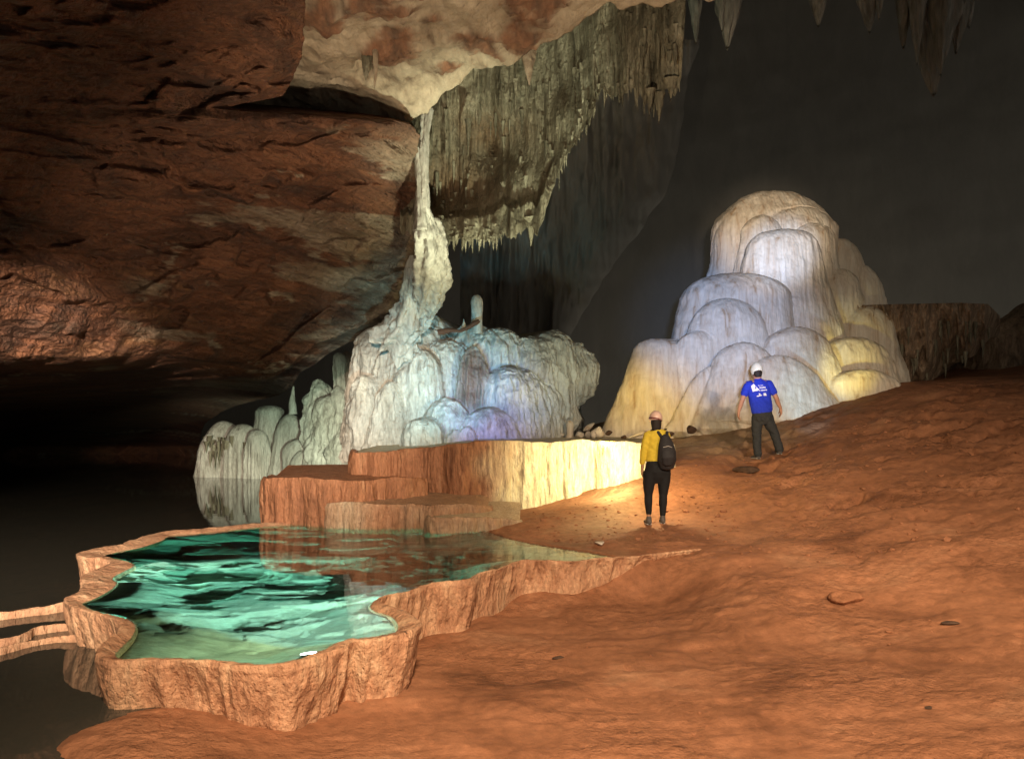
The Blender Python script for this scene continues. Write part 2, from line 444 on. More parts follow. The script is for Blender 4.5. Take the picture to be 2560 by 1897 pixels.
def ground_h(X, Y, detail=True):
    X = np.asarray(X, float); Y = np.asarray(Y, float)
    h = base_h(X, Y)
    if detail:
        slope_rough = sstep(2.8, 5.0, X) * sstep(9.0, 11, Y) * (1 - sstep(15.5, 17, Y)) * (0.4 + 0.6 * sstep(-0.3, 0.2, fbm(X * .5, Y * .5, 0, 2, .5, 12)))
        h = h + 0.05 * fbm(X * 0.8, Y * 0.9, 0, 4, 0.5, 3)
        lumps = fbm(X * 2.3, Y * 2.6, 0, 5, 0.58, 31)
        patch = sstep(-0.05, 0.3, fbm(X * 0.55 + 9, Y * 0.6, 0, 3, .5, 15))
        h = h + (0.010 + 0.018 * patch + 0.11 * slope_rough) * lumps
        pits = np.clip(fbm(X * 4.2, Y * 5.4, 0, 3, 0.5, 51) - 0.22, 0, 1)
        h = h - (0.03 * patch + 0.26 * slope_rough) * pits
        # thin sheets of dried clay
        sh = fbm(X * 1.1 + 0.3 * fbm(X * 3, Y * 3, 0, 2, .5, 8), Y * 2.4, 0, 3, 0.5, 77)
        h = h + 0.012 * sstep(0.0, 0.03, sh) + 0.010 * sstep(0.18, 0.21, sh) + 0.010 * sstep(-0.2, -0.17, sh)
    dpool = poly_dist(X, Y, POOL_C)
    h = h - 1.3 * sstep(-0.02, -0.22, dpool)
    # the beach on the far side stays above the water
    near = sstep(0.5, 0.0, np.abs(dpool)) * (dpool > -0.02)
    right = sstep(-0.6, 0.4, X) * sstep(9.1, 9.35, Y)
    h = np.where(right * near > 0, np.maximum(h, (ZW + 0.015) * np.minimum(1, right * near * 4) + h * (1 - np.minimum(1, right * near * 4))), h)
    return h


ny, nx = 430, 560
ys = 2.2 * (26 / 2.2) ** np.linspace(0, 1, ny)
ss = np.linspace(-1, 1, nx)
Y = np.repeat(ys[:, None], nx, 1)
X = (ss[None, :]) * (1.05 * Y + 0.6) + 0.20 * Y
Z = ground_h(X, Y)
beach = sstep(0.9, 0.0, np.abs(X - (1.2 + 0.33 * (Y - 11)))) * sstep(10.0, 11.4, Y) * (1 - sstep(12.6, 14, Y)) * 0.6
beach = np.maximum(beach, sstep(13.6, 15.5, Y) * (1 - sstep(5.2, 6.2, X)) * 0.85)
beach = np.clip(beach + 0.25 * fbm(X * 1.5, Y * 1.5, 0, 4, .5, 5) * (beach > 0.05), 0, 1)
G = link('ground', grid(np.stack([X, Y, Z], -1), attr={'tint': beach}), M_CLAY)
tag(G, kind='structure')


# ------------------------------------------------------------------ cave wall at the left (red bedded rock hanging over the lake)
def rows_edge(edge, v):
    return lin(v, edge)


RED_EDGE = [(-600, 900), (-300, 830), (-100, 790), (0, 768), (60, 762), (100, 760), (150, 752), (180, 738), (215, 722), (240, 705), (252, 650), (262, 590), (270, 570), (276, 620), (282, 720), (288, 820), (294, 920), (300, 985), (312, 1030), (340, 1046),
            (450, 1048), (560, 1050), (640, 1055), (700, 1062), (770, 1052), (800, 1020), (828, 930), (850, 890), (870, 842), (900, 795), (935, 748), (965, 735), (990, 690), (1000, 640), (1012, 590), (1030, 545), (1060, 515), (1090, 500), (1160, 490)]


def plates(a, t, seed, amps, f):
    h = 0
    for k, (am, thr) in enumerate(amps):
        wv = fbm(a * f * 0.9, t * f * 1.1, 3.3 * k, 2, 0.5, seed + 90 + k)
        n_ = fbm(a * f * (0.30 + 0.06 * k) + 0.35 * wv, t * f * (0.85 + 0.2 * k) + 0.25 * wv, k * 5.7, 4, 0.52, seed + k * 7)
        h = h + am * sstep(thr - 0.03, thr + 0.08, n_)
    return h


nv, nu = 520, 520
vs = np.linspace(-600, 1150, nv)
vs = np.interp(np.linspace(0, 1, nv), [0, 0.16, 1], [-600, -40, 1150])
V = np.repeat(vs[:, None], nu, 1)
uR = rows_edge(RED_EDGE, vs) + 10 * fbm(vs * 0.03, vs * 0 + 2.2, 0, 3, .6, 4)
S = np.repeat((np.linspace(0, 1, nu) ** 0.85)[None, :], nv, 0)
uL = -900.0
U = uL + S * (uR[:, None] - uL)


def red_depth(U, V):
    top = np.maximum(6.0 + 2.7 * U / 760, 3.6)
    bot = np.maximum(12 + 8 * U / 900, 5.5)
    return top + (bot - top) * V / 1000


D = red_depth(U, V)
D = D + 14 * np.clip((V - 890) / 150, 0, 1.5) ** 1.7 * sstep(800, 350, U) + 1.2 * np.clip((V - 900) / 120, 0, 2) ** 2 * sstep(900, 500, U)
Px = (U - CU) / F * D; Pz = CZ - (V - CV) / F * D
a_ = Px * STR[0] + D * STR[1]; t_ = (V - 0.12 * U) / F * 12.0
p1 = plates(a_, t_, 21, [(0.26, -0.14), (0.24, 0.03), (0.22, 0.18), (0.18, 0.30)], 0.62)
p2 = plates(a_ + 7, t_ + 3, 71, [(0.06, -0.12), (0.05, 0.06), (0.05, 0.2)], 1.3)
bed = np.clip((p1 / 0.96) * 0.75 + (p2 / 0.16) * 0.25 + 0.25 * fbm(a_ * 0.2, t_ * 0.5, 0, 3, .5, 33), 0, 1)
def ledges(fq, amp, seed):
    w_ = t_ * fq + 0.9 * fbm(a_ * 0.5, t_ * 0.9, 0, 4, .6, seed) + 0.10 * fbm(a_ * 3.5, t_ * 3, 0, 3, .6, seed + 5)
    fr_ = w_ - np.floor(w_); cell = np.floor(w_)
    brk = sstep(-0.12, 0.12, vn(a_ * 0.8 + cell * 7.3, cell * 3.1, 0, seed + 9))
    return amp * fr_ * sstep(1.0, 0.90, fr_) * brk


led = ledges(1.5, 0.20, 200) + ledges(3.4, 0.09, 210) + ledges(7.5, 0.035, 220) + 0.045 * fbm(a_ * 1.6, t_ * 4.5, 0, 5, .64, 201)
hp = p1 + p2 + led + 0.05 * np.abs(fbm(a_ * 1.6, t_ * 5.0, 0, 4, .62, 240)) + 0.30 * fbm(a_ * 0.25, t_ * 0.6, 0, 4, 0.5, 13) + 0.14 * fbm(a_ * 0.30, t_ * 2.8, 0, 5, 0.58, 14) + 0.03 * fbm(a_ * 3, t_ * 6, 0, 4, 0.6, 15)
edge_fade = sstep(1.0, 0.93, S)
D2 = D - hp * 0.95 * np.clip(edge_fade + 0.5, 0, 1)
# pale mineral crust: patches along the right margin and towards the curtain
n4 = fbm(a_ * 0.32, t_ * 2.4, 0, 6, 0.66, 25)
crust = sstep(0.10, 0.28, n4 + 0.30 * sstep(560, 1000, U) - 0.22 * sstep(900, 300, U) + 0.05)
crust *= sstep(250, 420, U) * sstep(300, 400, V)
crust = np.maximum(crust * 0.6, sstep(860, 930, U + 40 * n4) * sstep(690, 715, V + 30 * n4))
crust = np.maximum(crust, sstep(770, 860, U + 60 * n4) * sstep(780, 830, V + 30 * n4) * 0.9)
fleck = sstep(0.36, 0.46, fbm(a_ * 0.9, t_ * 3.6, 5, 5, .62, 260)) * sstep(-0.1, 0.25, fbm(a_ * 0.25, t_ * 0.6, 2, 3, .5, 261) + 0.15)
crust = np.maximum(crust, 0.75 * fleck)
P = np.stack([(U - CU) / F * D2, D2, CZ - (V - CV) / F * D2], -1)
kb = 14
back = []
for k in range(1, kb + 1):
    f = k / kb
    dd = D2[:, -1] + 3.2 * f ** 1.6
    uu = U[:, -1] + 6 * math.sin(f * math.pi * 0.5) - 46 * f * f
    vv = V[:, -1] - 30 * f * f
    back.append(np.stack([(uu - CU) / F * dd, dd, CZ - (vv - CV) / F * dd], -1))
P = np.concatenate([P, np.stack(back, 1)], 1)
crust = np.concatenate([crust, np.repeat(crust[:, -1:], kb, 1)], 1)
bed = np.concatenate([bed, np.repeat(bed[:, -1:], kb, 1)], 1)
tag(link('cave_wall', grid(P, attr={'tint': crust, 'bed': bed}), M_RED), kind='structure')

# ------------------------------------------------------------------ cream ceiling (nearly level, 7.2 m up)
ZC = 7.2
EDGE = [(-12, 14.9), (-3.2, 14.6), (-1.8, 13.7), (-0.12, 11.7), (0.29, 11.2), (1.19, 10.3), (2.17, 9.82), (4, 9.2), (8, 8.4), (14, 8)]
nx2, ny2 = 420, 260
xs = np.linspace(-11, 9, nx2)
ye = lin(xs, EDGE) + 0.38 * fbm(xs * 1.1, xs * 0, 0, 4, .6, 3)
tt = np.concatenate([np.linspace(0, 1, ny2 - 14), np.ones(14)])
rollk = np.concatenate([np.zeros(ny2 - 14), np.arange(1, 15) / 14.0])
Xc = np.repeat(xs[:, None], ny2, 1)
Yc = 2.2 + tt[None, :] * (ye[:, None] - 2.2) + 0.9 * rollk[None, :] ** 1.5
flow = fbm(Xc * 0.8 + Yc * 0.5, Yc * 0.35 - Xc * 0.2, 0, 4, 0.5, 9)
Zc = ZC + 0.30 * fbm(Xc * 0.35, Yc * 0.35, 0, 3, 0.5, 2) + 0.16 * flow + 0.15 * fbm(Xc * 2.0, Yc * 1.5, 0, 6, 0.62, 6) + 1.6 * rollk[None, :] ** 0.8
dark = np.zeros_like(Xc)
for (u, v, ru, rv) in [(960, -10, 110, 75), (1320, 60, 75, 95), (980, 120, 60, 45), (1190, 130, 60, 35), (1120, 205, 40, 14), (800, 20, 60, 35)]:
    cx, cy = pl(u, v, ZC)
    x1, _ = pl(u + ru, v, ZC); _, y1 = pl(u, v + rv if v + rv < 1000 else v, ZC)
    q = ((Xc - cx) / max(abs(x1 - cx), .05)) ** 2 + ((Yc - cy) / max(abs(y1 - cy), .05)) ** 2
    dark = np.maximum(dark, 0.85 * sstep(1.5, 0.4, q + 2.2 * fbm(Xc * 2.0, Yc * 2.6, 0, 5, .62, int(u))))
Zc = Zc - 0.10 * dark * (0.6 + fbm(Xc * 5, Yc * 5, 0, 4, .6, 66))
holes = sstep(0.50, 0.62, fbm(Xc * 1.7, Yc * 1.7, 0, 3, 0.5, 91))
Zc = Zc + 0.18 * holes
tag(link('cave_ceiling', grid(np.stack([Xc, Yc, Zc], -1), attr={'tint': dark}), M_CREAM), kind='structure')


# ------------------------------------------------------------------ stalactites (tapered, ribbed, hanging)
def spike_mesh(h, r, n=14, rows=14, seed=0, bend=0.05, power=1.0, rough=0.18, up=False, tip=0.04):
    """stalactite with its root at the origin hanging down; up=True grows upwards"""
    t = np.linspace(0, 1, rows); th = np.linspace(0, 2 * math.pi, n, endpoint=False)
    T, TH = np.meshgrid(t, th, indexing='ij')
    prof = (1 - T ** power) * (1 - tip) + tip
    rr = r * prof * (1 + rough * vn(np.cos(TH) * 1.6 + seed, np.sin(TH) * 1.6, T * 2.2 + seed * 1.7, seed) + 0.5 * rough * vn(np.cos(TH) * 3.3, np.sin(TH) * 3.3, T * 9, seed + 3))
    sx = bend * h * vn(T * 1.5 + seed * 3.1, T * 0 + 0.5, 0, seed + 5); sy = bend * h * vn(T * 1.5 + seed * 2.1, T * 0 + 4.5, 0, seed + 6)
    sgn = 1 if up else -1
    Pm = np.stack([rr * np.cos(TH) + sx, rr * np.sin(TH) + sy, sgn * T * h], -1)
    Vv = np.concatenate([Pm.reshape(-1, 3), [[sx[-1, 0], sy[-1, 0], sgn * h * (1 + 0.3 * tip)]]])
    Q = grid_quads(rows, n, True)
    if not up: Q = Q[:, ::-1]
    k = len(Vv) - 1; b0 = (rows - 1) * n
    caps = np.array([[b0 + j, b0 + (j + 1) % n, k, k] for j in range(n)])
    me = bpy.data.meshes.new('spike')
    F_ = [tuple(q) for q in Q] + [(c[0], c[1], c[2]) for c in caps]
    me.from_pydata([tuple(x) for x in Vv], [], F_)
    me.update()
    return me


# ------------------------------------------------------------------ stalactite curtain hanging from the ceiling's edge
CB = [(1000, 585), (1040, 578), (1065, 600), (1090, 606), (1130, 600), (1165, 598), (1230, 600), (1290, 590), (1325, 565), (1340, 585), (1362, 545), (1385, 460), (1410, 400), (1450, 345), (1478, 300), (1492, 250), (1505, 228), (1530, 240), (1560, 235), (1590, 228),
      (1618, 262), (1640, 262), (1660, 215), (1690, 235), (1704, 190), (1712, 60), (1716, 0)]
CT = [(1000, 255), (1060, 250), (1260, 120), (1330, 80), (1420, 0), (1500, -40), (1720, -90)]
nu3, nr3 = 520, 230
us = np.linspace(1000, 1714, nu3)
vb = lin(us, CB) + 9 * vn(us / 9.0, 0.5, 0, 3) + 7 * vn(us / 4.2, 0.5, 0, 4)
vt = lin(us, CT)
T3 = np.linspace(0, 1, nr3)
U3 = np.repeat(us[:, None], nr3, 1)
V3 = vt[:, None] + T3[None, :] * (vb - vt)[:, None]
dc = lin(us, [(1000, 15.4), (1100, 15.0), (1330, 14.2), (1440, 13.2), (1500, 12.4), (1600, 11.6), (1714, 11.0)])
D3 = dc[:, None] + 0 * V3
xw = (U3 - CU) / F * D3; zw = CZ - (V3 - CV) / F * D3
rib = lambda f, s: 1 - 2 * np.abs(fbm(xw * f, zw * f * 0.10, 0, 3, 0.5, s))
D3 = D3 - 0.55 * fbm(xw * 0.8, zw * 0.5, 0, 3, 0.5, 41) - 0.12 * rib(2.6, 43) - 0.06 * rib(7, 44) * (0.4 + sstep(0.0, 0.3, fbm(xw, zw, 0, 2, .5, 6) + 0.2)) - 0.035 * fbm(xw * 9, zw * 4.5, 0, 4, 0.6, 47)
# tiers: the fringe sits forward, a hollow behind it
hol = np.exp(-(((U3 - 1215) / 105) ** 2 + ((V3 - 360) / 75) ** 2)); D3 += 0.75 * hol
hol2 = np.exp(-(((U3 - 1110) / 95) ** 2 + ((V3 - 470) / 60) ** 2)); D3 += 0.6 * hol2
D3 -= 0.5 * sstep(1430, 1500, U3) * sstep(260, 60, V3)
ledge = sstep(0.80, 0.86, (V3 - vt[:, None]) / (vb - vt)[:, None] + 0.05 * vn(U3 / 60, 1.5, 0, 9)); D3 -= 0.28 * ledge * sstep(1400, 1340, U3)
P3 = np.stack([(U3 - CU) / F * D3, D3, CZ - (V3 - CV) / F * D3], -1)
bk = []
for k in range(1, 9):
    f = k / 8; dd = D3[:, -1] + 1.6 * f ** 1.5; vv = V3[:, -1] - 60 * f * f
    bk.append(np.stack([(us - CU) / F * dd, dd, CZ - (vv - CV) / F * dd], -1))
P3 = np.concatenate([P3, np.stack(bk, 1)], 1)
sd = []
for k in range(1, 7):
    f = k / 6; q = P3[-1].copy(); q[:, 1] += 1.8 * f; q[:, 0] += 1.8 * f * (q[:, 0] / q[:, 1]) - 0.10 * f; sd.append(q)
P3 = np.concatenate([P3, np.stack(sd, 0)], 0)
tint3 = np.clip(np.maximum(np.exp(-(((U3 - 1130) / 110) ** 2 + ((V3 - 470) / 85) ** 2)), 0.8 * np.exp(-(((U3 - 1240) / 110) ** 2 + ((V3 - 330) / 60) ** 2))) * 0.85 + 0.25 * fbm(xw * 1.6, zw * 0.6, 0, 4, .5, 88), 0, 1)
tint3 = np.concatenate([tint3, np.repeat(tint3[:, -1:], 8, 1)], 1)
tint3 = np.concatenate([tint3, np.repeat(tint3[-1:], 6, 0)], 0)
cur = empty('stalactite_curtain', tuple(at(1280, 300, 14)), 'grey-green mass of fluted stalactites hanging from the ceiling edge', 'stalactites')
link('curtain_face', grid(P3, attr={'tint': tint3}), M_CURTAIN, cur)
SP = [spike_mesh(1.0, 0.09, 9, 9, s, 0.04, p, 0.35) for s, p in [(1, 1.0), (2, 0.7), (3, 1.4), (4, 2.0), (5, 0.9), (6, 1.1)]]
for m_ in SP:
    m_.materials.append(M_CURTAIN); m_.polygons.foreach_set('use_smooth', np.ones(len(m_.polygons), bool))


def child_spike(parent, name, loc, length, width, k, rz=0.0):
    o = bpy.data.objects.new(name, SP[k % len(SP)])
    COL.objects.link(o); o.parent = parent
    o.matrix_parent_inverse = Matrix.Translation(-parent.location)
    o.location = loc; o.scale = (width / 0.09, width / 0.09, length); o.rotation_euler = (0, 0, rz)
    return o


for k in range(150):                                          # the fringe
    u = 1030 + (1360 - 1030) * (k + random.random()) / 150 if k < 105 else 1385 + (1705 - 1385) * (k - 105 + random.random()) / 45
    i = int(np.clip((u - 1000) / 714 * (nu3 - 1), 0, nu3 - 1)); j = int(nr3 * random.uniform(0.90, 0.985))
    p = P3[i, j]; ln = random.uniform(0.10, 0.34) * (1.25 if random.random() < 0.12 else 1)
    child_spike(cur, 'stalactite', (p[0], p[1] + 0.02, p[2]), ln, random.uniform(0.018, 0.05), k, random.random() * 6)
for k in range(120):                                          # small ones on the face
    i = int(random.uniform(0.03, 0.97) * (nu3 - 1)); j = int(random.uniform(0.22, 0.88) * nr3)
    p = P3[i, j]
    child_spike(cur, 'stalactite', (p[0], p[1] - 0.01, p[2]), random.uniform(0.15, 0.6), random.uniform(0.02, 0.05), k, random.random() * 6)
for (u, v, d, L, r) in [(1165, 585, 14.6, 0.36, 0.05), (1330, 545, 14.0, 0.56, 0.13), (1650, 235, 11.3, 0.46, 0.09), (1628, 225, 11.2, 0.3, 0.08), (1680, 200, 11.1, 0.3, 0.12), (1172, 300, 14.4, 0.75, 0.07), (1290, 200, 13.3, 0.6, 0.05), (1082, 290, 15, 0.6, .06), (1115, 275, 14.8, .5, .05)]:
    child_spike(cur, 'stalactite', tuple(at(u, v, d)), L, r, 1)


def spike_thing(name, u, v0, v1, d, rad_px, m, label, cat, group=None, up=False, power=1.2, seed=0, n=28, rows=40, rough=0.25, bend=0.03, tip=0.05):
    p0 = at(u, v0, d); h = abs(v1 - v0) / F * d
    o = link(name, spike_mesh(h, rad_px / F * d, n, rows, seed, bend, power, rough, up, tip), m)
    o.location = p0
    return tag(o, label, cat, group)


spike_thing('stalactite', 1323, 132, 213, 11.4, 20, M_CREAM, 'pale cream pointed stalactite at the edge of the smooth ceiling', 'stalactite', seed=12, power=1.1, rough=0.2)
spike_thing('stalactite', 936, 120, 222, 11.0, 7, M_CREAM, 'thin cream drip stalactite on the smooth ceiling beside a short fluted one', 'stalactite', seed=13, power=2.0)
spike_thing('stalactite', 915, 112, 202, 11.1, 13, M_CURTAIN, 'short blunt fluted stalactite on the smooth cream ceiling', 'stalactite', seed=14, power=3.0)

# dim stalactites high up at the right
spike_thing('stalactite', 2330, -200, 238, 17.5, 95, M_DIM, 'largest dim stalactite at the upper right, long with a ragged tip', 'stalactite', 'dim stalactites under the high ceiling', seed=21, power=1.15, rough=0.45, n=44, rows=60, bend=.05, tip=.04)
spike_thing('stalactite', 2262, -160, 120, 17.7, 40, M_DIM, 'narrow dim stalactite against the left flank of the largest one', 'stalactite', 'dim stalactites under the high ceiling', seed=25, power=1.5, rough=0.5)
spike_thing('stalactite', 2385, -160, 135, 17.7, 45, M_DIM, 'narrow dim stalactite against the right flank of the largest one', 'stalactite', 'dim stalactites under the high ceiling', seed=26, power=1.5, rough=0.5)
spike_thing('stalactite', 2172, -170, 82, 17.2, 44, M_DIM, 'dim blunt stalactite just left of the largest one', 'stalactite', 'dim stalactites under the high ceiling', seed=22, power=1.6, rough=0.35, n=36)
spike_thing('stalactite', 2046, -160, 66, 17.0, 44, M_DIM, 'dim cone stalactite at the top edge, right of the dark gap', 'stalactite', 'dim stalactites under the high ceiling', seed=23, power=1.5, rough=0.35, n=36)
spike_thing('stalactite', 1822, -160, 122, 15.0, 46, M_DIM, 'dim brown-tipped stalactite cluster beside the grey curtain', 'stalactite', 'dim stalactites under the high ceiling', seed=24, power=1.8, rough=0.5, n=36, tip=.06)
spike_thing('stalactite', 1742, -140, 110, 14.5, 26, M_DIM, 'very faint narrow stalactite next to the grey curtain', 'stalactite', 'dim stalactites under the high ceiling', seed=27, power=1.8, rough=0.4)

for k, (u, v1, r_, d_, lb) in enumerate([(2290, 165, 30, 17.3, 'slim dim stalactite hanging in front of the largest one, left of its tip'), (2352, 190, 34, 17.2, 'slim dim stalactite hanging in front of the largest one, right of its tip'),
                                         (2425, 70, 34, 18.0, 'short dim stalactite at the far right of the cluster'), (2200, 52, 26, 17.0, 'short dim stalactite beside the blunt one'), (1800, 80, 22, 14.8, 'short dim stalactite in the brown-tipped cluster')]):
    spike_thing('stalactite', u, -150, v1, d_, r_, M_DIM, lb, 'stalactite', 'dim stalactites under the high ceiling', seed=80 + k, power=1.4, rough=0.5)

# high dark vault and far walls
xs = np.linspace(-40, 50, 200); ys2 = np.linspace(9.5, 60, 160)
Xh, Yh = np.meshgrid(xs, ys2, indexing='ij')
Zh = 13.0 + 0.575 * (Yh - 17) + 1.0 * fbm(Xh * .15, Yh * .15, 0, 4, .55, 4) + 0.3 * fbm(Xh * .9, Yh * .9, 0, 4, .55, 5)
tag(link('cave_vault', grid(np.stack([Xh, Yh, Zh], -1)), M_DARK), kind='structure')
th = np.linspace(math.radians(-62), math.radians(66), 300); zz = np.linspace(-3, 34, 130)
TH, ZZ = np.meshgrid(th, zz, indexing='ij')
R = 56 + 0.3 * fbm(TH * 5, ZZ * .12, 0, 4, .55, 8) + 0.1 * fbm(TH * 24, ZZ * .3, 0, 4, .5, 9)
tag(link('cave_back_wall', grid(np.stack([R * np.sin(TH), R * np.cos(TH), ZZ], -1)), M_DARK), kind='structure')
# dim fluted rock mass in the gap between curtain and mound
MB_ = [(120, 1745), (230, 1712), (400, 1690), (500, 1655), (620, 1565), (700, 1505), (780, 1455), (860, 1420), (1000, 1395), (1130, 1390)]
vv = np.linspace(100, 1130, 200); sv = np.linspace(0, 1, 150)
ur = lin(vv, MB_) + 16 * fbm(vv / 90, vv * 0 + .5, 0, 3, .5, 2)
U4 = 1150 + sv[None, :] * (ur[:, None] - 1150); V4 = np.repeat(vv[:, None], 150, 1)
D4 = 25 + 3.0 * sv[None, :] ** 8 - 0.9 * fbm(U4 / 90, V4 / 300, 0, 4, .5, 5) - 0.5 * fbm(U4 / 24, V4 / 160, 0, 4, .55, 7)
P4 = np.stack([(U4 - CU) / F * D4, D4, CZ - (V4 - CV) / F * D4], -1)
bk = [np.stack([(ur - 14 * k - CU) / F * (D4[:, -1] + .8 * k), D4[:, -1] + .8 * k, CZ - (vv - CV) / F * (D4[:, -1] + .8 * k)], -1) for k in range(1, 6)]
P4 = np.concatenate([P4, np.stack(bk, 1)], 1)
tag(link('cave_side_wall', grid(P4), M_DARK), kind='structure')


# ------------------------------------------------------------------ flowstone lobes
def flow_skin(parent, lobes, axis, phi, zr, m, nphi, nz, k=0.07, flute=0.02, rough=0.05, fold=0.0, seed=0, name='flowstone_lobe', crease=0.0):
    """one continuous flowstone surface wrapped round many bell-shaped lobes, cut into one part per lobe"""
    ax, ay = axis
    ph = np.radians(np.linspace(phi[0], phi[1], nphi)); zs = np.linspace(zr[0], zr[1], nz)
    PH, ZZ = np.meshgrid(ph, zs, indexing='ij')
    dx, dy = np.sin(PH), -np.cos(PH)
    acc = np.exp(np.full(PH.shape, 0.02) / k); best = np.full(PH.shape, 0.02); sec = np.full(PH.shape, -1.0); who = np.full(PH.shape, -1)
    tn = np.zeros(PH.shape)
    wob = 0.10 * fbm(PH * 3.0, ZZ * 0.8, 0, 3, .5, seed + 40)
    for i, L in enumerate(lobes):
        t = (L['zt'] - ZZ) / (L['zt'] - L['zb']) + wob * 0.15
        ok = t > 0; tc = L['tc']; t1 = np.clip(t, 1e-5, 1.0)
        pr = L['cap'] * np.sqrt(np.clip(1 - (1 - np.minimum(t1 / tc, 1)) ** 2, 0, 1)) + (1 - L['cap']) * t1 ** L['flare']
        pr = pr * np.clip(1 - (t - 1) * 2.2, 0.02, 1)
        rx = L['R'] * pr * (1 + 0.5 * wob); ry = rx * L['dep']
        cx = L['x'] + L['lean'] * (1 - t1) * L['R'] - ax; cy = L['y'] - ay
        A = (dx / rx) ** 2 + (dy / ry) ** 2; B = -2 * (dx * cx / rx ** 2 + dy * cy / ry ** 2); Cq = (cx / rx) ** 2 + (cy / ry) ** 2 - 1
        disc = B * B - 4 * A * Cq
        r = np.where(ok & (disc > 0), (-B + np.sqrt(np.maximum(disc, 0))) / (2 * A), 0.0)
        r = np.maximum(r, 0)
        acc = acc + np.where(r > 0, np.exp(np.minimum(r / k, 600)), 0)
        up = r > best
        sec = np.where(up, best, np.maximum(sec, r))
        best = np.where(up, r, best); who = np.where(up, i, who); tn = np.where(up, L['tint'], tn)
    r = k * np.log(acc) - crease * np.exp(-((best - sec) / 0.03) ** 2)
    x = ax + r * dx; y = ay + r * dy
    q = sstep(0.1, 0.8, r)
    rid = 1 - 2 * np.abs(fbm(x * 4.5 + seed, y * 4.5, ZZ * .22, 3, .55, seed + 2))
    rid2 = fbm(x * 13, y * 13, ZZ * .35, 2, .5, seed + 4)
    rg = fbm(x * 1.3 + seed, y * 1.3, ZZ * 1.3, 5, .56, seed + 6)
    fo = 1 - 2 * np.abs(fbm(x * 1.5 + ZZ * 0.35, y * 1.5, ZZ * 0.55, 4, .5, seed + 8)) if fold else 0
    r = r + q * (flute * rid + 0.8 * flute * rid2 + rough * rg + fold * fo)
    P_ = np.stack([ax + r * dx, ay + r * dy, ZZ + 0.3 * rough * fbm(x * 2, y * 2, ZZ * 2, 3, .5, seed + 9)], -1)
    full = grid(P_, flip=True)
    nr = np.zeros(len(full.vertices) * 3, np.float32); full.vertices.foreach_get('normal', nr); nr = nr.reshape(-1, 3)
    bpy.data.meshes.remove(full)
    Q = grid_quads(*PH.shape)[:, ::-1]
    fw = who.ravel()[Q].max(1); Pf = P_.reshape(-1, 3); tf = tn
    for _ in range(3): tf = 0.25 * (np.roll(tf, 4, 0) + np.roll(tf, -4, 0) + np.roll(tf, 4, 1) + np.roll(tf, -4, 1))
    tf = tf.ravel()
    pieces = []
    for i in np.unique(fw):
        if i < 0: continue
        q = Q[fw == i]
        if len(q) < 30: continue
        ids, inv = np.unique(q, return_inverse=True)
        lab = np.arange(len(ids)); qi = inv.reshape(-1, 4)
        while True:                                          # label connected pieces (pointer jumping)
            mn = lab[qi].min(1); new = lab.copy()
            for c_ in range(4): np.minimum.at(new, qi[:, c_], mn)
            new = new[new]
            if (new == lab).all(): break
            lab = new
        comp = lab[qi[:, 0]]
        vals, cnt = np.unique(comp, return_counts=True)
        pieces += [q[comp == v_] for v_, c_ in zip(vals, cnt) if c_ >= 12]
    for q in pieces:
        ids, inv = np.unique(q, return_inverse=True)
        me = mesh_from(Pf[ids], inv.reshape(-1, 4), attr={'tint': tf[ids]})
        link(name, me, m, parent)
        me.normals_split_custom_set_from_vertices(nr[ids].tolist())


def lobe_spec(u, vtop, vbase, hw, d, cap=0.6, tc=0.3, flare=1.15, dep=0.8, lean=0.0, tint=0.0, flat=0.0, **kw):
    y0 = d - flat * dep * hw / F * d; dep = dep * (1 - flat)
    c = at(u, vbase, y0)
    return dict(x=c.x, y=y0, zt=at(u, vtop, y0).z, zb=c.z, R=hw / F * y0, cap=cap, tc=tc, flare=flare, dep=dep, lean=lean, tint=tint)


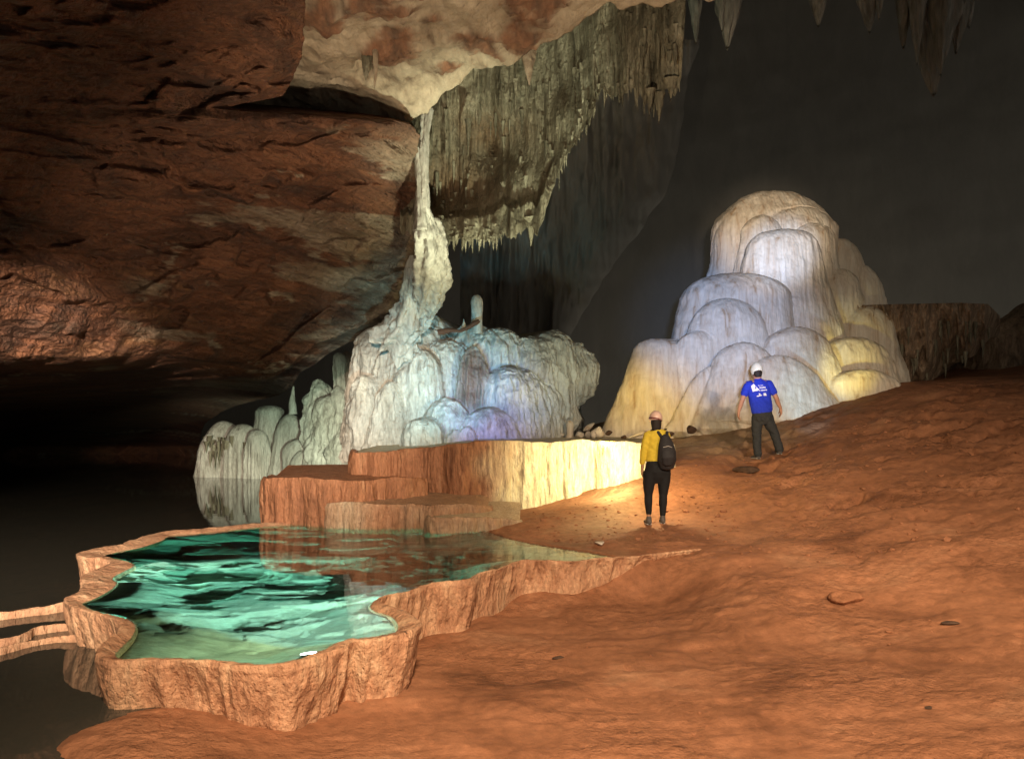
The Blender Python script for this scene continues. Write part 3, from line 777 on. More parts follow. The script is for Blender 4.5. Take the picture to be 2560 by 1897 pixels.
def lobe(parent, u, vtop, vbase, hw, d, m, cap=0.72, tc=0.38, flare=1.3, dep=0.8, lean=0.0, flute=0.02, rough=0.05, n=110, rows=84, seed=0, top_shift=0.0, wav=0.10, name='flowstone_lobe', tint=None, leftx=1.0, rightx=1.0, rq=1.3):
    c = at(u, vbase, d); zt = at(u, vtop, d).z; zb = c.z
    R_ = hw / F * d
    s = np.linspace(0, 1, rows); t = np.where(s < 0.4, (s / 0.4) ** 2 * tc, tc + (s - 0.4) / 0.6 * (1 - tc))
    prof = cap * np.sqrt(np.clip(1 - (1 - np.minimum(t / tc, 1)) ** 2, 0, 1)) + (1 - cap) * t ** flare
    th = np.linspace(0, 2 * math.pi, n, endpoint=False)
    T, TH = np.meshgrid(t, th, indexing='ij')
    PR_ = np.repeat(prof[:, None], n, 1)
    cs, sn = np.cos(TH), np.sin(TH)
    H = zt - zb
    zq = zt - T * H
    amp = np.minimum(1, PR_ * 1.4)
    rr = R_ * PR_ * (1 + wav * amp * fbm(cs * 1.1 + seed, sn * 1.1, T * 0.9, 2, .5, seed) * 1.6)
    x0, y0 = rr * cs, rr * sn
    k = rr + amp * (flute * (1 - 2 * np.abs(fbm(cs * R_ * 5.0 + seed, sn * R_ * 5.0, zq * .22, 3, .55, seed + 2))) * sstep(0.12, 0.5, T) * 1.0
                    + flute * 0.9 * fbm(cs * R_ * 14, sn * R_ * 14 + seed, zq * 0.35, 2, .5, seed + 4) * sstep(0.2, 0.6, T)
                    + rough * fbm(x0 * rq + seed, y0 * rq, zq * rq, 5, .56, seed + 6))
    sxx = np.where(cs < 0, leftx, rightx)
    Xl = c.x + k * cs * sxx + lean * (1 - T) * R_ + top_shift * (1 - T) ** 2
    Yl = d + k * sn * dep
    Zl = zq + 0.4 * rough * fbm(x0 * 1.7 + 5, y0 * 1.7 + seed, 0, 4, .5, seed + 8) * (1 - T * 0.6)
    Pm = np.stack([Xl, Yl, Zl], -1)
    at_ = None
    if tint is not None: at_ = {'tint': np.full(rows * n, tint)}
    return link(name, grid(Pm, True, attr=at_), m, parent)


mound = empty('flowstone_mound', tuple(at(1890, 1060, 19)), 'huge pale layered flowstone mound lit blue and yellow behind the man', 'flowstone')
C6 = lambda x, y: (1480 + x * 0.4843, 460 + y * 0.4843)


ML = []


def mlobe(x, ytop, ybase, hw, d, **k):
    u, vt = C6(x, ytop); _, vb = C6(x, ybase)
    k.setdefault('flat', 0.38)
    ML.append(lobe_spec(u, vt, vb, hw * 0.4843, d, **k))


mlobe(930, 40, 640, 360, 21.0, cap=0.80, tc=0.35, dep=0.7, flute=.01)                     # summit
mlobe(1030, 118, 640, 260, 20.5, cap=0.82, tc=0.25, dep=0.7, flute=.01)
mlobe(720, 122, 640, 175, 20.6, cap=0.62, tc=0.30, dep=0.8, flute=.012, lean=0.30)
mlobe(880, 160, 640, 200, 20.0, cap=0.45, tc=0.22, dep=0.8, flute=.012)
mlobe(1130, 205, 640, 150, 20.0, cap=0.80, tc=0.22, dep=0.9, flute=.015)
mlobe(985, 232, 800, 330, 19.2, cap=0.48, tc=0.17, dep=0.75, flute=.022, lean=0.0)         # blue centre
mlobe(1330, 278, 700, 135, 20.6, cap=0.62, tc=0.35, flute=.014, lean=-.3)
mlobe(1420, 420, 760, 120, 20.5, cap=0.68, tc=0.45, flute=.014, lean=-.2)
mlobe(1290, 440, 780, 170, 19.8, cap=0.5, tc=0.3, flute=.016, lean=-.1)
mlobe(740, 462, 1120, 410, 18.8, cap=0.62, tc=0.20, dep=0.75, flute=.022, seed=41)        # left shoulder
mlobe(700, 590, 1150, 340, 18.1, cap=0.45, tc=0.24, dep=0.7, flute=.022)
mlobe(1110, 640, 1100, 170, 18.9, cap=0.6, tc=0.3, flute=.016)
mlobe(1420, 632, 1040, 215, 19.6, cap=0.55, tc=0.28, flute=.022)
mlobe(330, 796, 1310, 290, 17.8, cap=0.36, tc=0.12, dep=0.7, flute=.028, leftx=1.12)      # lower left
mlobe(560, 760, 1270, 260, 17.7, cap=0.40, tc=0.2, dep=0.6, flute=.025)
mlobe(1060, 735, 1200, 340, 17.8, cap=0.42, tc=0.22, dep=0.7, flute=.016)
mlobe(1340, 788, 1120, 300, 18.4, cap=0.55, tc=0.34, dep=0.7, flute=.016)
mlobe(780, 816, 1260, 330, 17.3, cap=0.36, tc=0.24, dep=0.7, flute=.025)
mlobe(960, 885, 1220, 390, 17.0, cap=0.36, tc=0.34, dep=0.5, flute=.02)
mlobe(1400, 955, 1130, 220, 17.2, cap=0.7, tc=0.5, dep=0.6, flute=.016)
mlobe(620, 940, 1275, 240, 17.1, cap=0.3, tc=0.3, dep=0.5, flute=.028)

_ax = at(1935, 1000, 20.8)
flow_skin(mound, ML, (_ax.x, _ax.y), (-118, 118), (0.9, 8.05), M_FLOW, 760, 430, 0.05, 0.020, 0.10, 0.0, 4, crease=0.05)

# ------------------------------------------------------------------ dark shelf with dripstone fringe, right of the mound
shelf = empty('rock_shelf', tuple(at(2290, 960, 20)), 'dark flat-topped rock shelf fringed with dripstone, right of the pale mound', 'rock shelf')
us5 = np.linspace(2060, 2500, 260)
top5 = lin(us5, [(2060, 775), (2120, 764), (2250, 760), (2400, 757), (2470, 760), (2500, 790)])
bot5 = lin(us5, [(2060, 985), (2200, 975), (2260, 960), (2330, 955), (2370, 905), (2420, 900), (2440, 880), (2470, 850), (2500, 830)]) + 7 * vn(us5 / 9, .5, 0, 3)
sv = np.linspace(0, 1, 150)
U5 = np.repeat(us5[:, None], 150, 1); V5 = top5[:, None] + sv[None, :] * (bot5 - top5)[:, None]
D5 = 19.2 + 1.2 * sv[None, :] ** 1.5 + 2.2 * sstep(2440, 2510, U5) ** 2 + 1.0 * sstep(2180, 2060, U5)
D5 = D5 - 0.35 * (1 - 2 * np.abs(fbm(U5 / 46, V5 / 220, 0, 3, .5, 5))) - 0.22 * fbm(U5 / 16, V5 / 50, 0, 4, .6, 6) + 0.25 * (1 - sv[None, :]) ** 6
tops = []
for k in range(14, 0, -1):
    f = k / 14; dd = D5[:, 0] + 2.6 * f; zt = CZ - (top5 - CV) / F * D5[:, 0]
    tops.append(np.stack([(us5 - CU) / F * D5[:, 0], dd, zt + 0.04 * math.sin(f * 3) + 0 * us5], -1))
bots = []
for k in range(1, 9):
    f = k / 8; dd = D5[:, -1] + 2.2 * f; zb = CZ - (bot5 - CV) / F * D5[:, -1]
    bots.append(np.stack([(us5 - CU) / F * D5[:, -1], dd, zb - 0.8 * f * f], -1))
P5 = np.concatenate([np.stack(tops, 1), np.stack([(U5 - CU) / F * D5, D5, CZ - (V5 - CV) / F * D5], -1), np.stack(bots, 1)], 1)
link('shelf_rock', grid(P5), M_SHELF, shelf)
for k in range(46):
    i = random.randrange(10, 245); j = 14 + int(149 * random.uniform(0.25, 0.98)); p = P5[i, j]
    child_spike(shelf, 'stalactite', (p[0], p[1] - 0.02, p[2]), random.uniform(.2, .6), random.uniform(.03, .07), k)
farm = empty('distant_rock', tuple(at(2560, 960, 23)), 'dim orange-brown rounded rock beyond the shelf at the right edge', 'rock')
lobe(farm, 2560, 790, 985, 150, 23, M_SHELF, cap=.8, tc=.4, rough=.25, seed=5)
lobe(farm, 2660, 740, 985, 190, 24.5, M_SHELF, cap=.8, tc=.4, rough=.3, seed=6)

# ------------------------------------------------------------------ central blue-green flowstone
cen = empty('blue_flowstone', tuple(at(1150, 1115, 16.5)), 'rough flowstone cascade washed in cyan and violet light behind the terrace', 'flowstone')
C5 = lambda x, y: (480 + x * 0.4933, 640 + y * 0.4933)


CL = []


def clobe(x, ytop, ybase, hw, d, m=None, parent=None, **k):
    u, vt = C5(x, ytop); _, vb = C5(x, ybase)
    k.setdefault('seed', int(x * 3 + ytop)); k.setdefault('rough', 0.16); k.setdefault('flute', 0.03)
    k.setdefault('tint', 0.0)
    if parent is None: return CL.append(lobe_spec(u, vt, vb, hw * 0.4933, d, **k))
    return lobe(parent, u, vt, vb, hw * 0.4933, d, m or M_GREYFLOW, **k)


clobe(1110, 325, 1000, 330, 17.6, cap=.78, tc=.25, flute=.04)
clobe(960, 395, 1010, 165, 17.2, cap=.72, tc=.30, lean=.25, rough=.12)
clobe(1090, 395, 1000, 210, 16.8, cap=.60, tc=.30, rough=.10)
clobe(1150, 470, 1000, 160, 16.4, cap=.72, tc=.22, rough=.08, flute=.035)                  # cyan face
clobe(1300, 430, 1000, 200, 17.0, cap=.72, tc=.25, rough=.20)
clobe(1430, 345, 960, 240, 17.4, cap=.7, tc=.28, rough=.30)
clobe(1425, 455, 1000, 120, 16.4, cap=.55, tc=.3, rough=.14, tint=0.9)                     # brown rib
clobe(1560, 360, 900, 190, 17.2, cap=.75, tc=.3, rough=.34, lean=-.1)
clobe(1690, 400, 860, 170, 17.3, cap=.85, tc=.4, rough=.36)
clobe(1800, 375, 820, 150, 17.6, cap=.9, tc=.3, rough=.30, flute=.05)
clobe(1920, 440, 700, 110, 17.9, cap=.95, tc=.5, rough=.34)
clobe(1985, 490, 640, 62, 18.0, cap=1.0, tc=.6, rough=.30)
clobe(1600, 560, 960, 220, 16.6, cap=.7, tc=.35, rough=.32)
clobe(1740, 640, 945, 150, 16.9, cap=.7, tc=.4, rough=.30)
clobe(880, 600, 1010, 120, 16.2, cap=.55, tc=.35, rough=.10, flute=.05)
clobe(1010, 640, 1010, 110, 15.9, cap=.5, tc=.35, rough=.10, flute=.05)
clobe(1300, 720, 990, 160, 16.0, cap=.6, tc=.45, rough=.2)
clobe(1500, 760, 980, 170, 15.9, cap=.6, tc=.45, rough=.2)
clobe(1175, 815, 1000, 120, 15.2, cap=.8, tc=.55, rough=.07, flute=.02)                    # small dome in front
clobe(1395, 865, 960, 52, 15.1, cap=.7, tc=.5, rough=.08)
clobe(1330, 880, 965, 46, 15.1, cap=.7, tc=.5, rough=.08)
clobe(1225, 300, 480, 75, 17.3, cap=.8, tc=.5, rough=.2)
_ax = at(1170, 1000, 20.0)
flow_skin(cen, CL, (_ax.x, _ax.y), (-80, 80), (0.9, 4.75), M_GREYFLOW, 640, 330, 0.12, 0.06, 0.20, 0.10, 9, crease=0.05)
# column that joins roof and flowstone
colu = empty('dripstone_column', tuple(at(1075, 800, 16.2)), 'tall pale green dripstone column joining the ceiling to the blue flowstone', 'column')


def tube(pts, n=24, rows=120, seed=0, rough=.1, rib=0.0, ry=1.0, cap=True):
    """pts: (x,y,z,r) path, returns a lofted irregular tube"""
    p = np.array(pts, float)
    s = np.concatenate([[0], np.cumsum(np.linalg.norm(np.diff(p[:, :3], axis=0), axis=1))]); t = np.linspace(0, s[-1], rows)
    c = np.stack([smooth1(np.interp(t, s, p[:, k]), 7) for k in range(4)], 1)
    th = np.linspace(0, 2 * math.pi, n, endpoint=False)
    tan = np.gradient(c[:, :3], axis=0); tan /= np.linalg.norm(tan, axis=1)[:, None] + 1e-9
    ref = np.tile([0, 1.0, 0], (rows, 1))
    ref[np.abs(tan[:, 1]) > .9] = [1.0, 0, 0]
    sx = np.cross(ref, tan); sx /= np.linalg.norm(sx, axis=1)[:, None]
    sy = np.cross(tan, sx)
    C_, S_ = np.cos(th), np.sin(th)
    base = c[:, None, :3] + 0 * th[None, :, None]
    r = c[:, 3][:, None] * (1 + rough * fbm(C_[None, :] * 1.7 + seed, S_[None, :] * 1.7 + 0 * t[:, None], t[:, None] * 3.0, 4, .55, seed) * 1.5 + rib * vn(C_[None, :] * 4, S_[None, :] * 4, t[:, None] * .5, seed + 3))
    Pm = base + sx[:, None, :] * (r * C_[None, :])[..., None] + sy[:, None, :] * (r * S_[None, :] * ry)[..., None]
    if cap:
        Pm = np.concatenate([np.repeat(Pm[:1].mean(1, keepdims=True), n, 1), Pm, np.repeat(Pm[-1:].mean(1, keepdims=True), n, 1)], 0)
    return grid(Pm, True)


def px_path(rows, d):
    return [(*at(u, v, d + (dd if len(x) else 0)), r / F * d) for (u, v, r, *x) in rows for dd in [x[0] if x else 0]]


link('column_shaft', tube(px_path([(1068, 270, 16), (1062, 330, 10), (1060, 400, 11), (1063, 450, 10), (1064, 520, 11), (1070, 560, 24, .2), (1074, 590, 34, .3)], 14.0), n=32, seed=3, rough=.4, rib=.35), M_GREYFLOW, colu)
link('column_shaft', tube(px_path([(1044, 372, 10), (1048, 470, 7), (1054, 575, 16)], 14.0), seed=5, rough=.4, rib=.3), M_GREYFLOW, colu)
link('column_body', tube(px_path([(1066, 545, 14, .2), (1070, 570, 34, .3), (1077, 620, 40, .5), (1076, 670, 41, .8), (1074, 700, 40, 1.0), (1068, 740, 33, 1.3), (1058, 780, 28, 1.7), (1042, 812, 32, 2.1)], 14.0), n=64, rows=220, seed=7, rough=.42, rib=.36), M_GREYFLOW, colu)
link('column_body', tube(px_path([(1040, 640, 14), (1034, 700, 22), (1024, 760, 30, .3), (1005, 815, 44, .6), (985, 850, 60, 1.0)], 15.2), n=48, seed=9, rough=.4, rib=.35), M_GREYFLOW, colu)
for k, (u, v) in enumerate([(1000, 775), (1012, 778), (1024, 772), (1036, 776), (985, 785)]):
    child_spike(colu, 'stalactite', tuple(at(u, v, 16.2)), 0.3, 0.045, k)

# things on top of the flowstone
o = link('stalagmite', tube(px_path([(1192, 835, 15), (1192, 800, 14), (1193, 770, 15), (1192, 752, 15), (1191, 742, 11), (1190, 737, 5)], 16.4), n=28, rows=70, seed=17, rough=.13), M_GREYFLOW)
tag(o, 'stout rounded stalagmite standing on top of the blue flowstone', 'stalagmite')
spike_thing('stalagmite', 1159, 830, 797, 16.4, 8, M_GREYFLOW, 'small pointed stalagmite left of the stout one on the flowstone', 'stalagmite', up=True, seed=31)
o = link('driftwood', tube(px_path([(1094, 832, 7), (1120, 826, 6), (1150, 828, 4), (1172, 818, 5), (1188, 808, 7), (1199, 800, 4)], 16.1), n=10, rows=60, seed=19, rough=.35), flat_mat('brown_wood', (0.10, 0.045, 0.025), .85))
tag(o, 'dark brown root lying over the flowstone crest by the stalagmite', 'root')

# ------------------------------------------------------------------ grotto flowstone at the left, beyond the lake
gro = empty('grotto_flowstone', tuple(at(700, 1165, 27)), 'pale green draped flowstone under the red overhang beyond the dark water', 'flowstone')
W5 = dict(parent=gro)
clobe(160, 835, 1132, 125, 28, cap=.80, tc=.45, rough=.06, flute=.14, **W5)
clobe(90, 900, 1132, 60, 27.5, cap=.8, tc=.4, rough=.05, flute=.12, **W5)
clobe(255, 850, 1132, 90, 27.4, cap=.85, tc=.25, rough=.08, flute=.14, **W5)
clobe(395, 755, 1132, 80, 27.6, cap=.92, tc=.10, rough=.06, flute=.16, **W5)
clobe(330, 880, 1132, 60, 26.8, cap=.85, tc=.2, rough=.06, flute=.12, **W5)
clobe(500, 800, 1132, 110, 27.0, cap=.6, tc=.3, rough=.08, flute=.06, **W5)
clobe(540, 925, 1132, 85, 26.0, cap=.85, tc=.35, rough=.06, flute=.02, **W5)
clobe(560, 985, 1132, 65, 25.5, cap=.85, tc=.45, rough=.06, flute=.02, **W5)
clobe(640, 620, 1132, 85, 25.6, cap=.75, tc=.2, rough=.45, flute=.09, **W5)
clobe(690, 720, 1132, 100, 25.0, cap=.75, tc=.3, rough=.45, flute=.09, **W5)
clobe(740, 640, 1132, 90, 24.8, cap=.55, tc=.25, rough=.45, flute=.09, **W5)
clobe(770, 840, 1132, 75, 24.2, cap=.75, tc=.35, rough=.35, flute=.1, **W5)
clobe(745, 490, 760, 40, 25.0, cap=.6, tc=.1, rough=.15, flute=.06, **W5)
clobe(785, 480, 900, 34, 25.2, cap=.7, tc=.1, rough=.2, flute=.06, tint=.7, **W5)
spike_thing('stalagmite', 733, 1035, 962, 26.5, 11, M_GREYFLOW, 'slender pale stalagmite rising in the grotto beside a dark hollow', 'stalagmite', up=True, seed=33, power=1.3)
for k in range(46):
    u = random.uniform(508, 700) if k % 3 else random.uniform(510, 570); p = at(u, random.uniform(1088, 1135), 26.9 + random.uniform(0, .6))
    child_spike(gro, 'drapery', tuple(p), random.uniform(.3, .9), random.uniform(.03, .11), k)


# ------------------------------------------------------------------ rimstone walls (swept, fluted, overhanging lip)
def rim_sweep(pts, closed, outward, zbot, width, lip=0.03, taper=0.10, flute=0.03, rows=46, seed=0, inner_z=-0.6, crest=0.045, tint=None, step=0.02, smooth=41, zvar=0.012, splay=0.0):
    """pts: (n,3) inner edge x,y,z(top). profile: inner bottom -> inner lip -> crest -> outer wall -> foot"""
    p, s = resample(pts, step, closed)
    n = len(p)
    sm = circ_smooth if closed else (lambda a, k: smooth1(a, k))
    xy = np.stack([sm(p[:, 0], 11), sm(p[:, 1], 11)], 1); zt = sm(p[:, 2], 11)
    if closed: tan = np.roll(xy, -1, 0) - np.roll(xy, 1, 0)
    else: tan = np.gradient(xy, axis=0)
    tan = np.stack([sm(tan[:, 0], smooth), sm(tan[:, 1], smooth)], 1); tan /= np.linalg.norm(tan, axis=1)[:, None] + 1e-9
    nor = np.stack([tan[:, 1], -tan[:, 0]], 1) * outward
    wd = width if np.ndim(width) else np.full(n, width)
    wd = np.interp(np.linspace(0, 1, n), np.linspace(0, 1, len(wd)), wd) * (1 + 0.45 * fbm(s * 1.7, s * 0 + seed, 0, 3, .5, seed)) + 0.018 * fbm(s * 6, s * 0 + seed, 0, 4, .6, seed + 21)
    wd = np.maximum(wd, 0.02)
    zb = zbot(xy[:, 0], xy[:, 1]) if callable(zbot) else np.full(n, float(zbot))
    zt = zt + zvar * fbm(s * 1.6, s * 0, seed, 4, .6, seed + 1)
    prof = []
    prof.append((np.full(n, -0.04), np.full(n, 0.0) + inner_z + zt))           # inner foot
    prof.append((np.full(n, -0.012), zt - 0.05))
    prof.append((np.full(n, 0.0), zt - crest * 0.6))
    for f in (0.12, 0.3, 0.5, 0.7, 0.85, 0.95):
        zc = zt - crest * 0.6 + crest * (0.6 + 0.4 * 1) * math.sin(f * math.pi * 0.5)
        zc = zc + 0.020 * fbm(s * 6 + f * 3, s * 0 + f * 4, seed, 4, .62, seed + 5)
        prof.append((wd * f, zc))
    ztop = zt + crest * 0.4
    for k in range(rows):
        f = k / (rows - 1)
        zr = ztop - lip * 0.2 - f * (ztop - zb)
        q = sstep(0, 0.06, np.float64(f))
        rid = 1 - 2 * np.abs(fbm(s * 3.2, zr * 0.35 + seed, 0, 3, .5, seed + 9))
        rid2 = 1 - 2 * np.abs(fbm(s * 9.5 + 0.4 * vn(s * 3, zr * 3, 0, 2), zr * 0.9, 0, 3, .55, seed + 11))
        bump_ = fbm(s * 13, zr * 7, 0, 4, .6, seed + 13)
        off = wd * (1 + 0.03) - taper * f ** 0.8 + splay * f ** 3 + q * flute * (1.0 * rid + 0.55 * rid2 + 0.35 * bump_) * (0.5 + 0.5 * sstep(0, .3, np.float64(f)))
        prof.append((np.maximum(off, 0.03), zr))
    Pm = np.stack([np.stack([xy[:, 0] + nor[:, 0] * o_, xy[:, 1] + nor[:, 1] * o_, z_], -1) for o_, z_ in prof], 1)
    at_ = None
    if tint is not None:
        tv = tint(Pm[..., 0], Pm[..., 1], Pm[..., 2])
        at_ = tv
    if closed: Pm = np.concatenate([Pm, Pm[:1]], 0)
    if at_ is not None and closed: at_ = np.concatenate([at_, at_[:1]], 0)
    if at_ is None: at_ = np.zeros(Pm.shape[:2])
    return grid(Pm, attr={'tint': at_}, flip=outward < 0)


# pool dam: the ring from the right tip round the near side to the far rim (the rest is the beach under the terraces)
i_end = 48
ring = np.array([(*pl(u, v, ZW), ZW + 0.025 + dz) for u, v, dz in [(1880, 1364, .0), (1810, 1371, .0), (1750, 1378, .0), (1690, 1384, .0), (1640, 1389, .0), (1590, 1395, .0)]] + [(*pl(u, v, ZW), ZW + 0.025) for u, v in POOL_PX[:i_end]])
ring = spline(ring, False)
area = 0.5 * np.sum(POOL[:, 0] * np.roll(POOL[:, 1], -1) - np.roll(POOL[:, 0], -1) * POOL[:, 1])
outw = 1.0 if area > 0 else -1.0


def dam_foot(x, y):
    g = base_h(x, y)
    left = sstep(-2.15, -2.4, x)
    return np.where(left > 0.5, -0.5, np.clip(g - 0.12, -0.6, ZW - 0.03))


widths = [0.07] * 8 + [0.09] * 6 + [0.17, 0.2, 0.16, 0.13, 0.12, 0.12, 0.12, 0.12, 0.13, 0.15, 0.2, 0.26, 0.24, 0.22, 0.26, 0.24, 0.26, 0.3, 0.26, 0.24, 0.22, 0.2, 0.16]
dam = link('rimstone_dam', rim_sweep(ring, False, outw, dam_foot, widths, taper=0.16, flute=0.046, seed=5, inner_z=-0.9, crest=0.05, rows=52, step=0.014), M_ORANGE)
tag(dam, 'scalloped orange rimstone dam holding the turquoise pool in the foreground', 'rimstone dam')

# water of the pool: a closed body of clear green-tinted water
n = len(POOL_C)
WP, _ = resample(POOL, 0.06)
from mathutils.geometry import delaunay_2d_cdt
cdt = delaunay_2d_cdt([Vector((float(x), float(y))) for x, y in WP], [], [list(range(len(WP)))], 1, 1e-5)
tv = [(p.x, p.y, ZW) for p in cdt[0]]; nb = len(tv)
fs_ = []
for f in cdt[2]:
    a0, a1, a2 = (Vector(tv[i]) for i in f[:3])
    f = list(f) if (a1 - a0).cross(a2 - a0).z > 0 else list(f)[::-1]
    fs_.append(tuple(f)); fs_.append(tuple(i + nb for i in f[::-1]))
ec = {}
for f in fs_[::2]:
    for i, j in zip(f, f[1:] + f[:1]): ec[(i, j)] = 1
for (i, j) in list(ec):
    if (j, i) not in ec: fs_.append((j, i, i + nb, j + nb))
me = bpy.data.meshes.new('pool_water'); me.from_pydata(tv + [(x, y, -2.4) for x, y, _ in tv], [], fs_); me.update()
m, nt, b = new_mat('pool_water')
b.inputs['Base Color'].default_value = (1, 1, 1, 1); b.inputs['Roughness'].default_value = 0.0
b.inputs['Transmission Weight'].default_value = 1.0; b.inputs['IOR'].default_value = 1.333
bm_ = nt.nodes.new('ShaderNodeBump'); bm_.inputs['Distance'].default_value = 0.0012; bm_.inputs['Strength'].default_value = 0.5
nt.links.new(noise_node(nt, world_vec(nt, (1.2, 3.2, 1)), 2.2, 2, .5), bm_.inputs['Height']); nt.links.new(bm_.outputs[0], b.inputs['Normal'])
va = nt.nodes.new('ShaderNodeVolumeAbsorption'); va.inputs['Color'].default_value = (0.18, 0.90, 0.80, 1); va.inputs['Density'].default_value = 0.36
nt.links.new(va.outputs[0], nt.nodes['Material Output'].inputs['Volume'])
tag(link('pool_water', me, m, smooth=False), kind='structure')

# bed of the pool: shelves of pale limestone
gx = np.linspace(POOL[:, 0].min() - .1, POOL[:, 0].max() + .1, 330); gy = np.linspace(POOL[:, 1].min() - .1, POOL[:, 1].max() + .1, 330)
GX, GY = np.meshgrid(gx, gy, indexing='ij')
pdist = -poly_dist(GX, GY, POOL_C)
depth = 0.06 + 0.40 * sstep(0.0, 0.8, pdist) + 0.10 * sstep(6, 9, GY)
sh = fbm(GX * 1.3, GY * 2.6, 0, 3, 0.45, 61) + 0.05 * fbm(GX * 4, GY * 5, 0, 3, .5, 62)
st = 0
for thr in (-0.28, -0.16, -0.05, 0.05, 0.14, 0.24): st = st + 0.042 * sstep(thr - .012, thr + .012, sh)
mid = sstep(5.6, 6.6, GY)
bz = ZW - depth - 0.10 + st * mid + 0.03 * fbm(GX * 1.5, GY * 1.5, 0, 4, .5, 63) + 0.012 * fbm(GX * 12, GY * 12, 0, 3, .6, 64)
bz = np.where(pdist < 0, np.minimum(bz, -0.1), np.minimum(bz, ZW - 0.05))
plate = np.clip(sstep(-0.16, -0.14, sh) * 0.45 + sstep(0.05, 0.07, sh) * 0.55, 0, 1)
gap_shade = (1 - plate) * mid * sstep(0.1, 0.5, pdist)  # shade painted between the plates so they show under any lighting
Qb = grid_quads(*GX.shape)
Qb = Qb[(pdist.ravel()[Qb] > -0.012).all(1)]
tag(link('pool_bed', mesh_from(np.stack([GX, GY, bz], -1), Qb, attr={'tint': gap_shade * 0.4}), M_BED), kind='structure')

# the lamp in the water by the near wall
lx, ly = pl(776, 1618, ZW)
ul = empty('underwater_lamp', (lx, ly, -0.12), 'bright white underwater lamp against the near rim of the pool', 'lamp')
bmw = bmesh.new(); bmesh.ops.create_cone(bmw, cap_ends=True, segments=20, radius1=0.055, radius2=0.07, depth=0.09)
bmesh.ops.bevel(bmw, geom=bmw.edges[:], offset=0.006, segments=2, affect='EDGES')
me = bpy.data.meshes.new('lamp_housing'); bmw.to_mesh(me); bmw.free()
o = link('lamp_housing', me, flat_mat('grey_metal', (0.25, 0.25, 0.25), .4, .5), None); o.parent = ul; o.rotation_euler = (math.radians(-50), 0, math.radians(25))
bmw = bmesh.new(); bmesh.ops.create_uvsphere(bmw, u_segments=20, v_segments=10, radius=0.062); bmesh.ops.scale(bmw, vec=(1, 1, 0.35), verts=bmw.verts[:])
me = bpy.data.meshes.new('lamp_lens'); bmw.to_mesh(me); bmw.free()
m, nt, b = new_mat('lamp_lens_glow'); b.inputs['Emission Color'].default_value = (0.85, 1, 0.95, 1); b.inputs['Emission Strength'].default_value = 18
o = link('lamp_lens', me, m, None); o.parent = ul; o.location = (-0.02, 0.035, 0.045); o.rotation_euler = (math.radians(-50), 0, math.radians(25))
lamp('underwater_glow', (lx - 0.02, ly + 0.24, 0.05), None, 46, (0.88, 1.0, 0.62), None, 0.7, 0.0)
lamp('underwater_spot', (lx - 0.02, ly + 0.22, 0.06), (lx - 0.2, ly + 3.4, -0.22), 1500, (0.62, 1.0, 0.90), 120, 0.8, 0.02)

ex, ey = pl(925, 1522, ZW)
lamp('underwater_side_fill', (ex - 0.10, ey + 0.05, 0.04), (ex - 2.6, ey + 1.6, -0.25), 170, (0.60, 1.0, 0.88), 120, 0.8, 0.0)  # added unseen fill lamp, evens out the light in the pool
gx_, gy_ = pl(330, 1400, ZW)
lamp('underwater_far_fill', (gx_ + 0.25, gy_, 0.04), (gx_ + 2.0, gy_ - 1.2, -0.25), 420, (0.50, 1.0, 0.84), 140, 0.8, 0.0)  # another unseen fill, added to brighten the far water

# lakes
def lake(name, poly, z, m):
    me = bpy.data.meshes.new(name); me.from_pydata([(x, y, z) for x, y in poly], [], [tuple(range(len(poly)))]); me.update()
    o = link(name, me, m, smooth=False)
    if me.polygons[0].normal.z < 0: me.flip_normals()
    return tag(o, kind='structure')


m, nt, b = new_mat('dark_lake_water')
b.inputs['Base Color'].default_value = (0.045, 0.042, 0.033, 1); b.inputs['Roughness'].default_value = 0.03; b.inputs['IOR'].default_value = 1.333
bm_ = nt.nodes.new('ShaderNodeBump'); bm_.inputs['Distance'].default_value = 0.002; bm_.inputs['Strength'].default_value = 0.4
nt.links.new(noise_node(nt, world_vec(nt, (1, 2.5, 1)), 1.6, 2, .5), bm_.inputs['Height']); nt.links.new(bm_.outputs[0], b.inputs['Normal'])
M_LAKE = m
lk = [(float(x), float(y)) for x, y in [pl(u, v, ZW) for u, v in POOL_PX[31:48]]]
lake('lake', [(-60, 0.5), (-2.1, 0.5), (-2.15, 4.2), (-2.2, 4.8), (-2.3, 5.25), (-2.6, 5.45), (-2.85, 5.9)] + [(x - 0.03, y) for x, y in lk] + [(-2.2, 13.2), (-1.5, 16), (-1.5, 54), (-60, 54)], ZL, M_LAKE)

# little dams at the far left
DM = [('narrow orange rim curving off to the left edge, lowest of the small dams', [(-160, 1640), (-60, 1632), (0, 1622), (60, 1606), (100, 1596), (150, 1590), (230, 1588)], -0.16),
      ('narrow orange rim above the lowest small dam at the left edge', [(-160, 1622), (-40, 1606), (0, 1600), (45, 1592), (80, 1572), (140, 1562), (225, 1556)], -0.15),
      ('faint thin rim at the left edge, uppermost of the small dams', [(-200, 1540), (-60, 1538), (0, 1532), (60, 1523), (120, 1516), (170, 1508), (215, 1504)], -0.14)]
for k, (lb, px, z) in enumerate(DM):
    pts = np.array([(*pl(u, v, z), z) for u, v in px])
    o = link('rimstone_dam', rim_sweep(pts, False, 1.0, ZL - .1, 0.05, taper=0.0, flute=.014, seed=30 + k, inner_z=-.3, rows=24, step=.02), M_ORANGE)
    tag(o, lb, 'rimstone dam', 'small dams at the left edge')


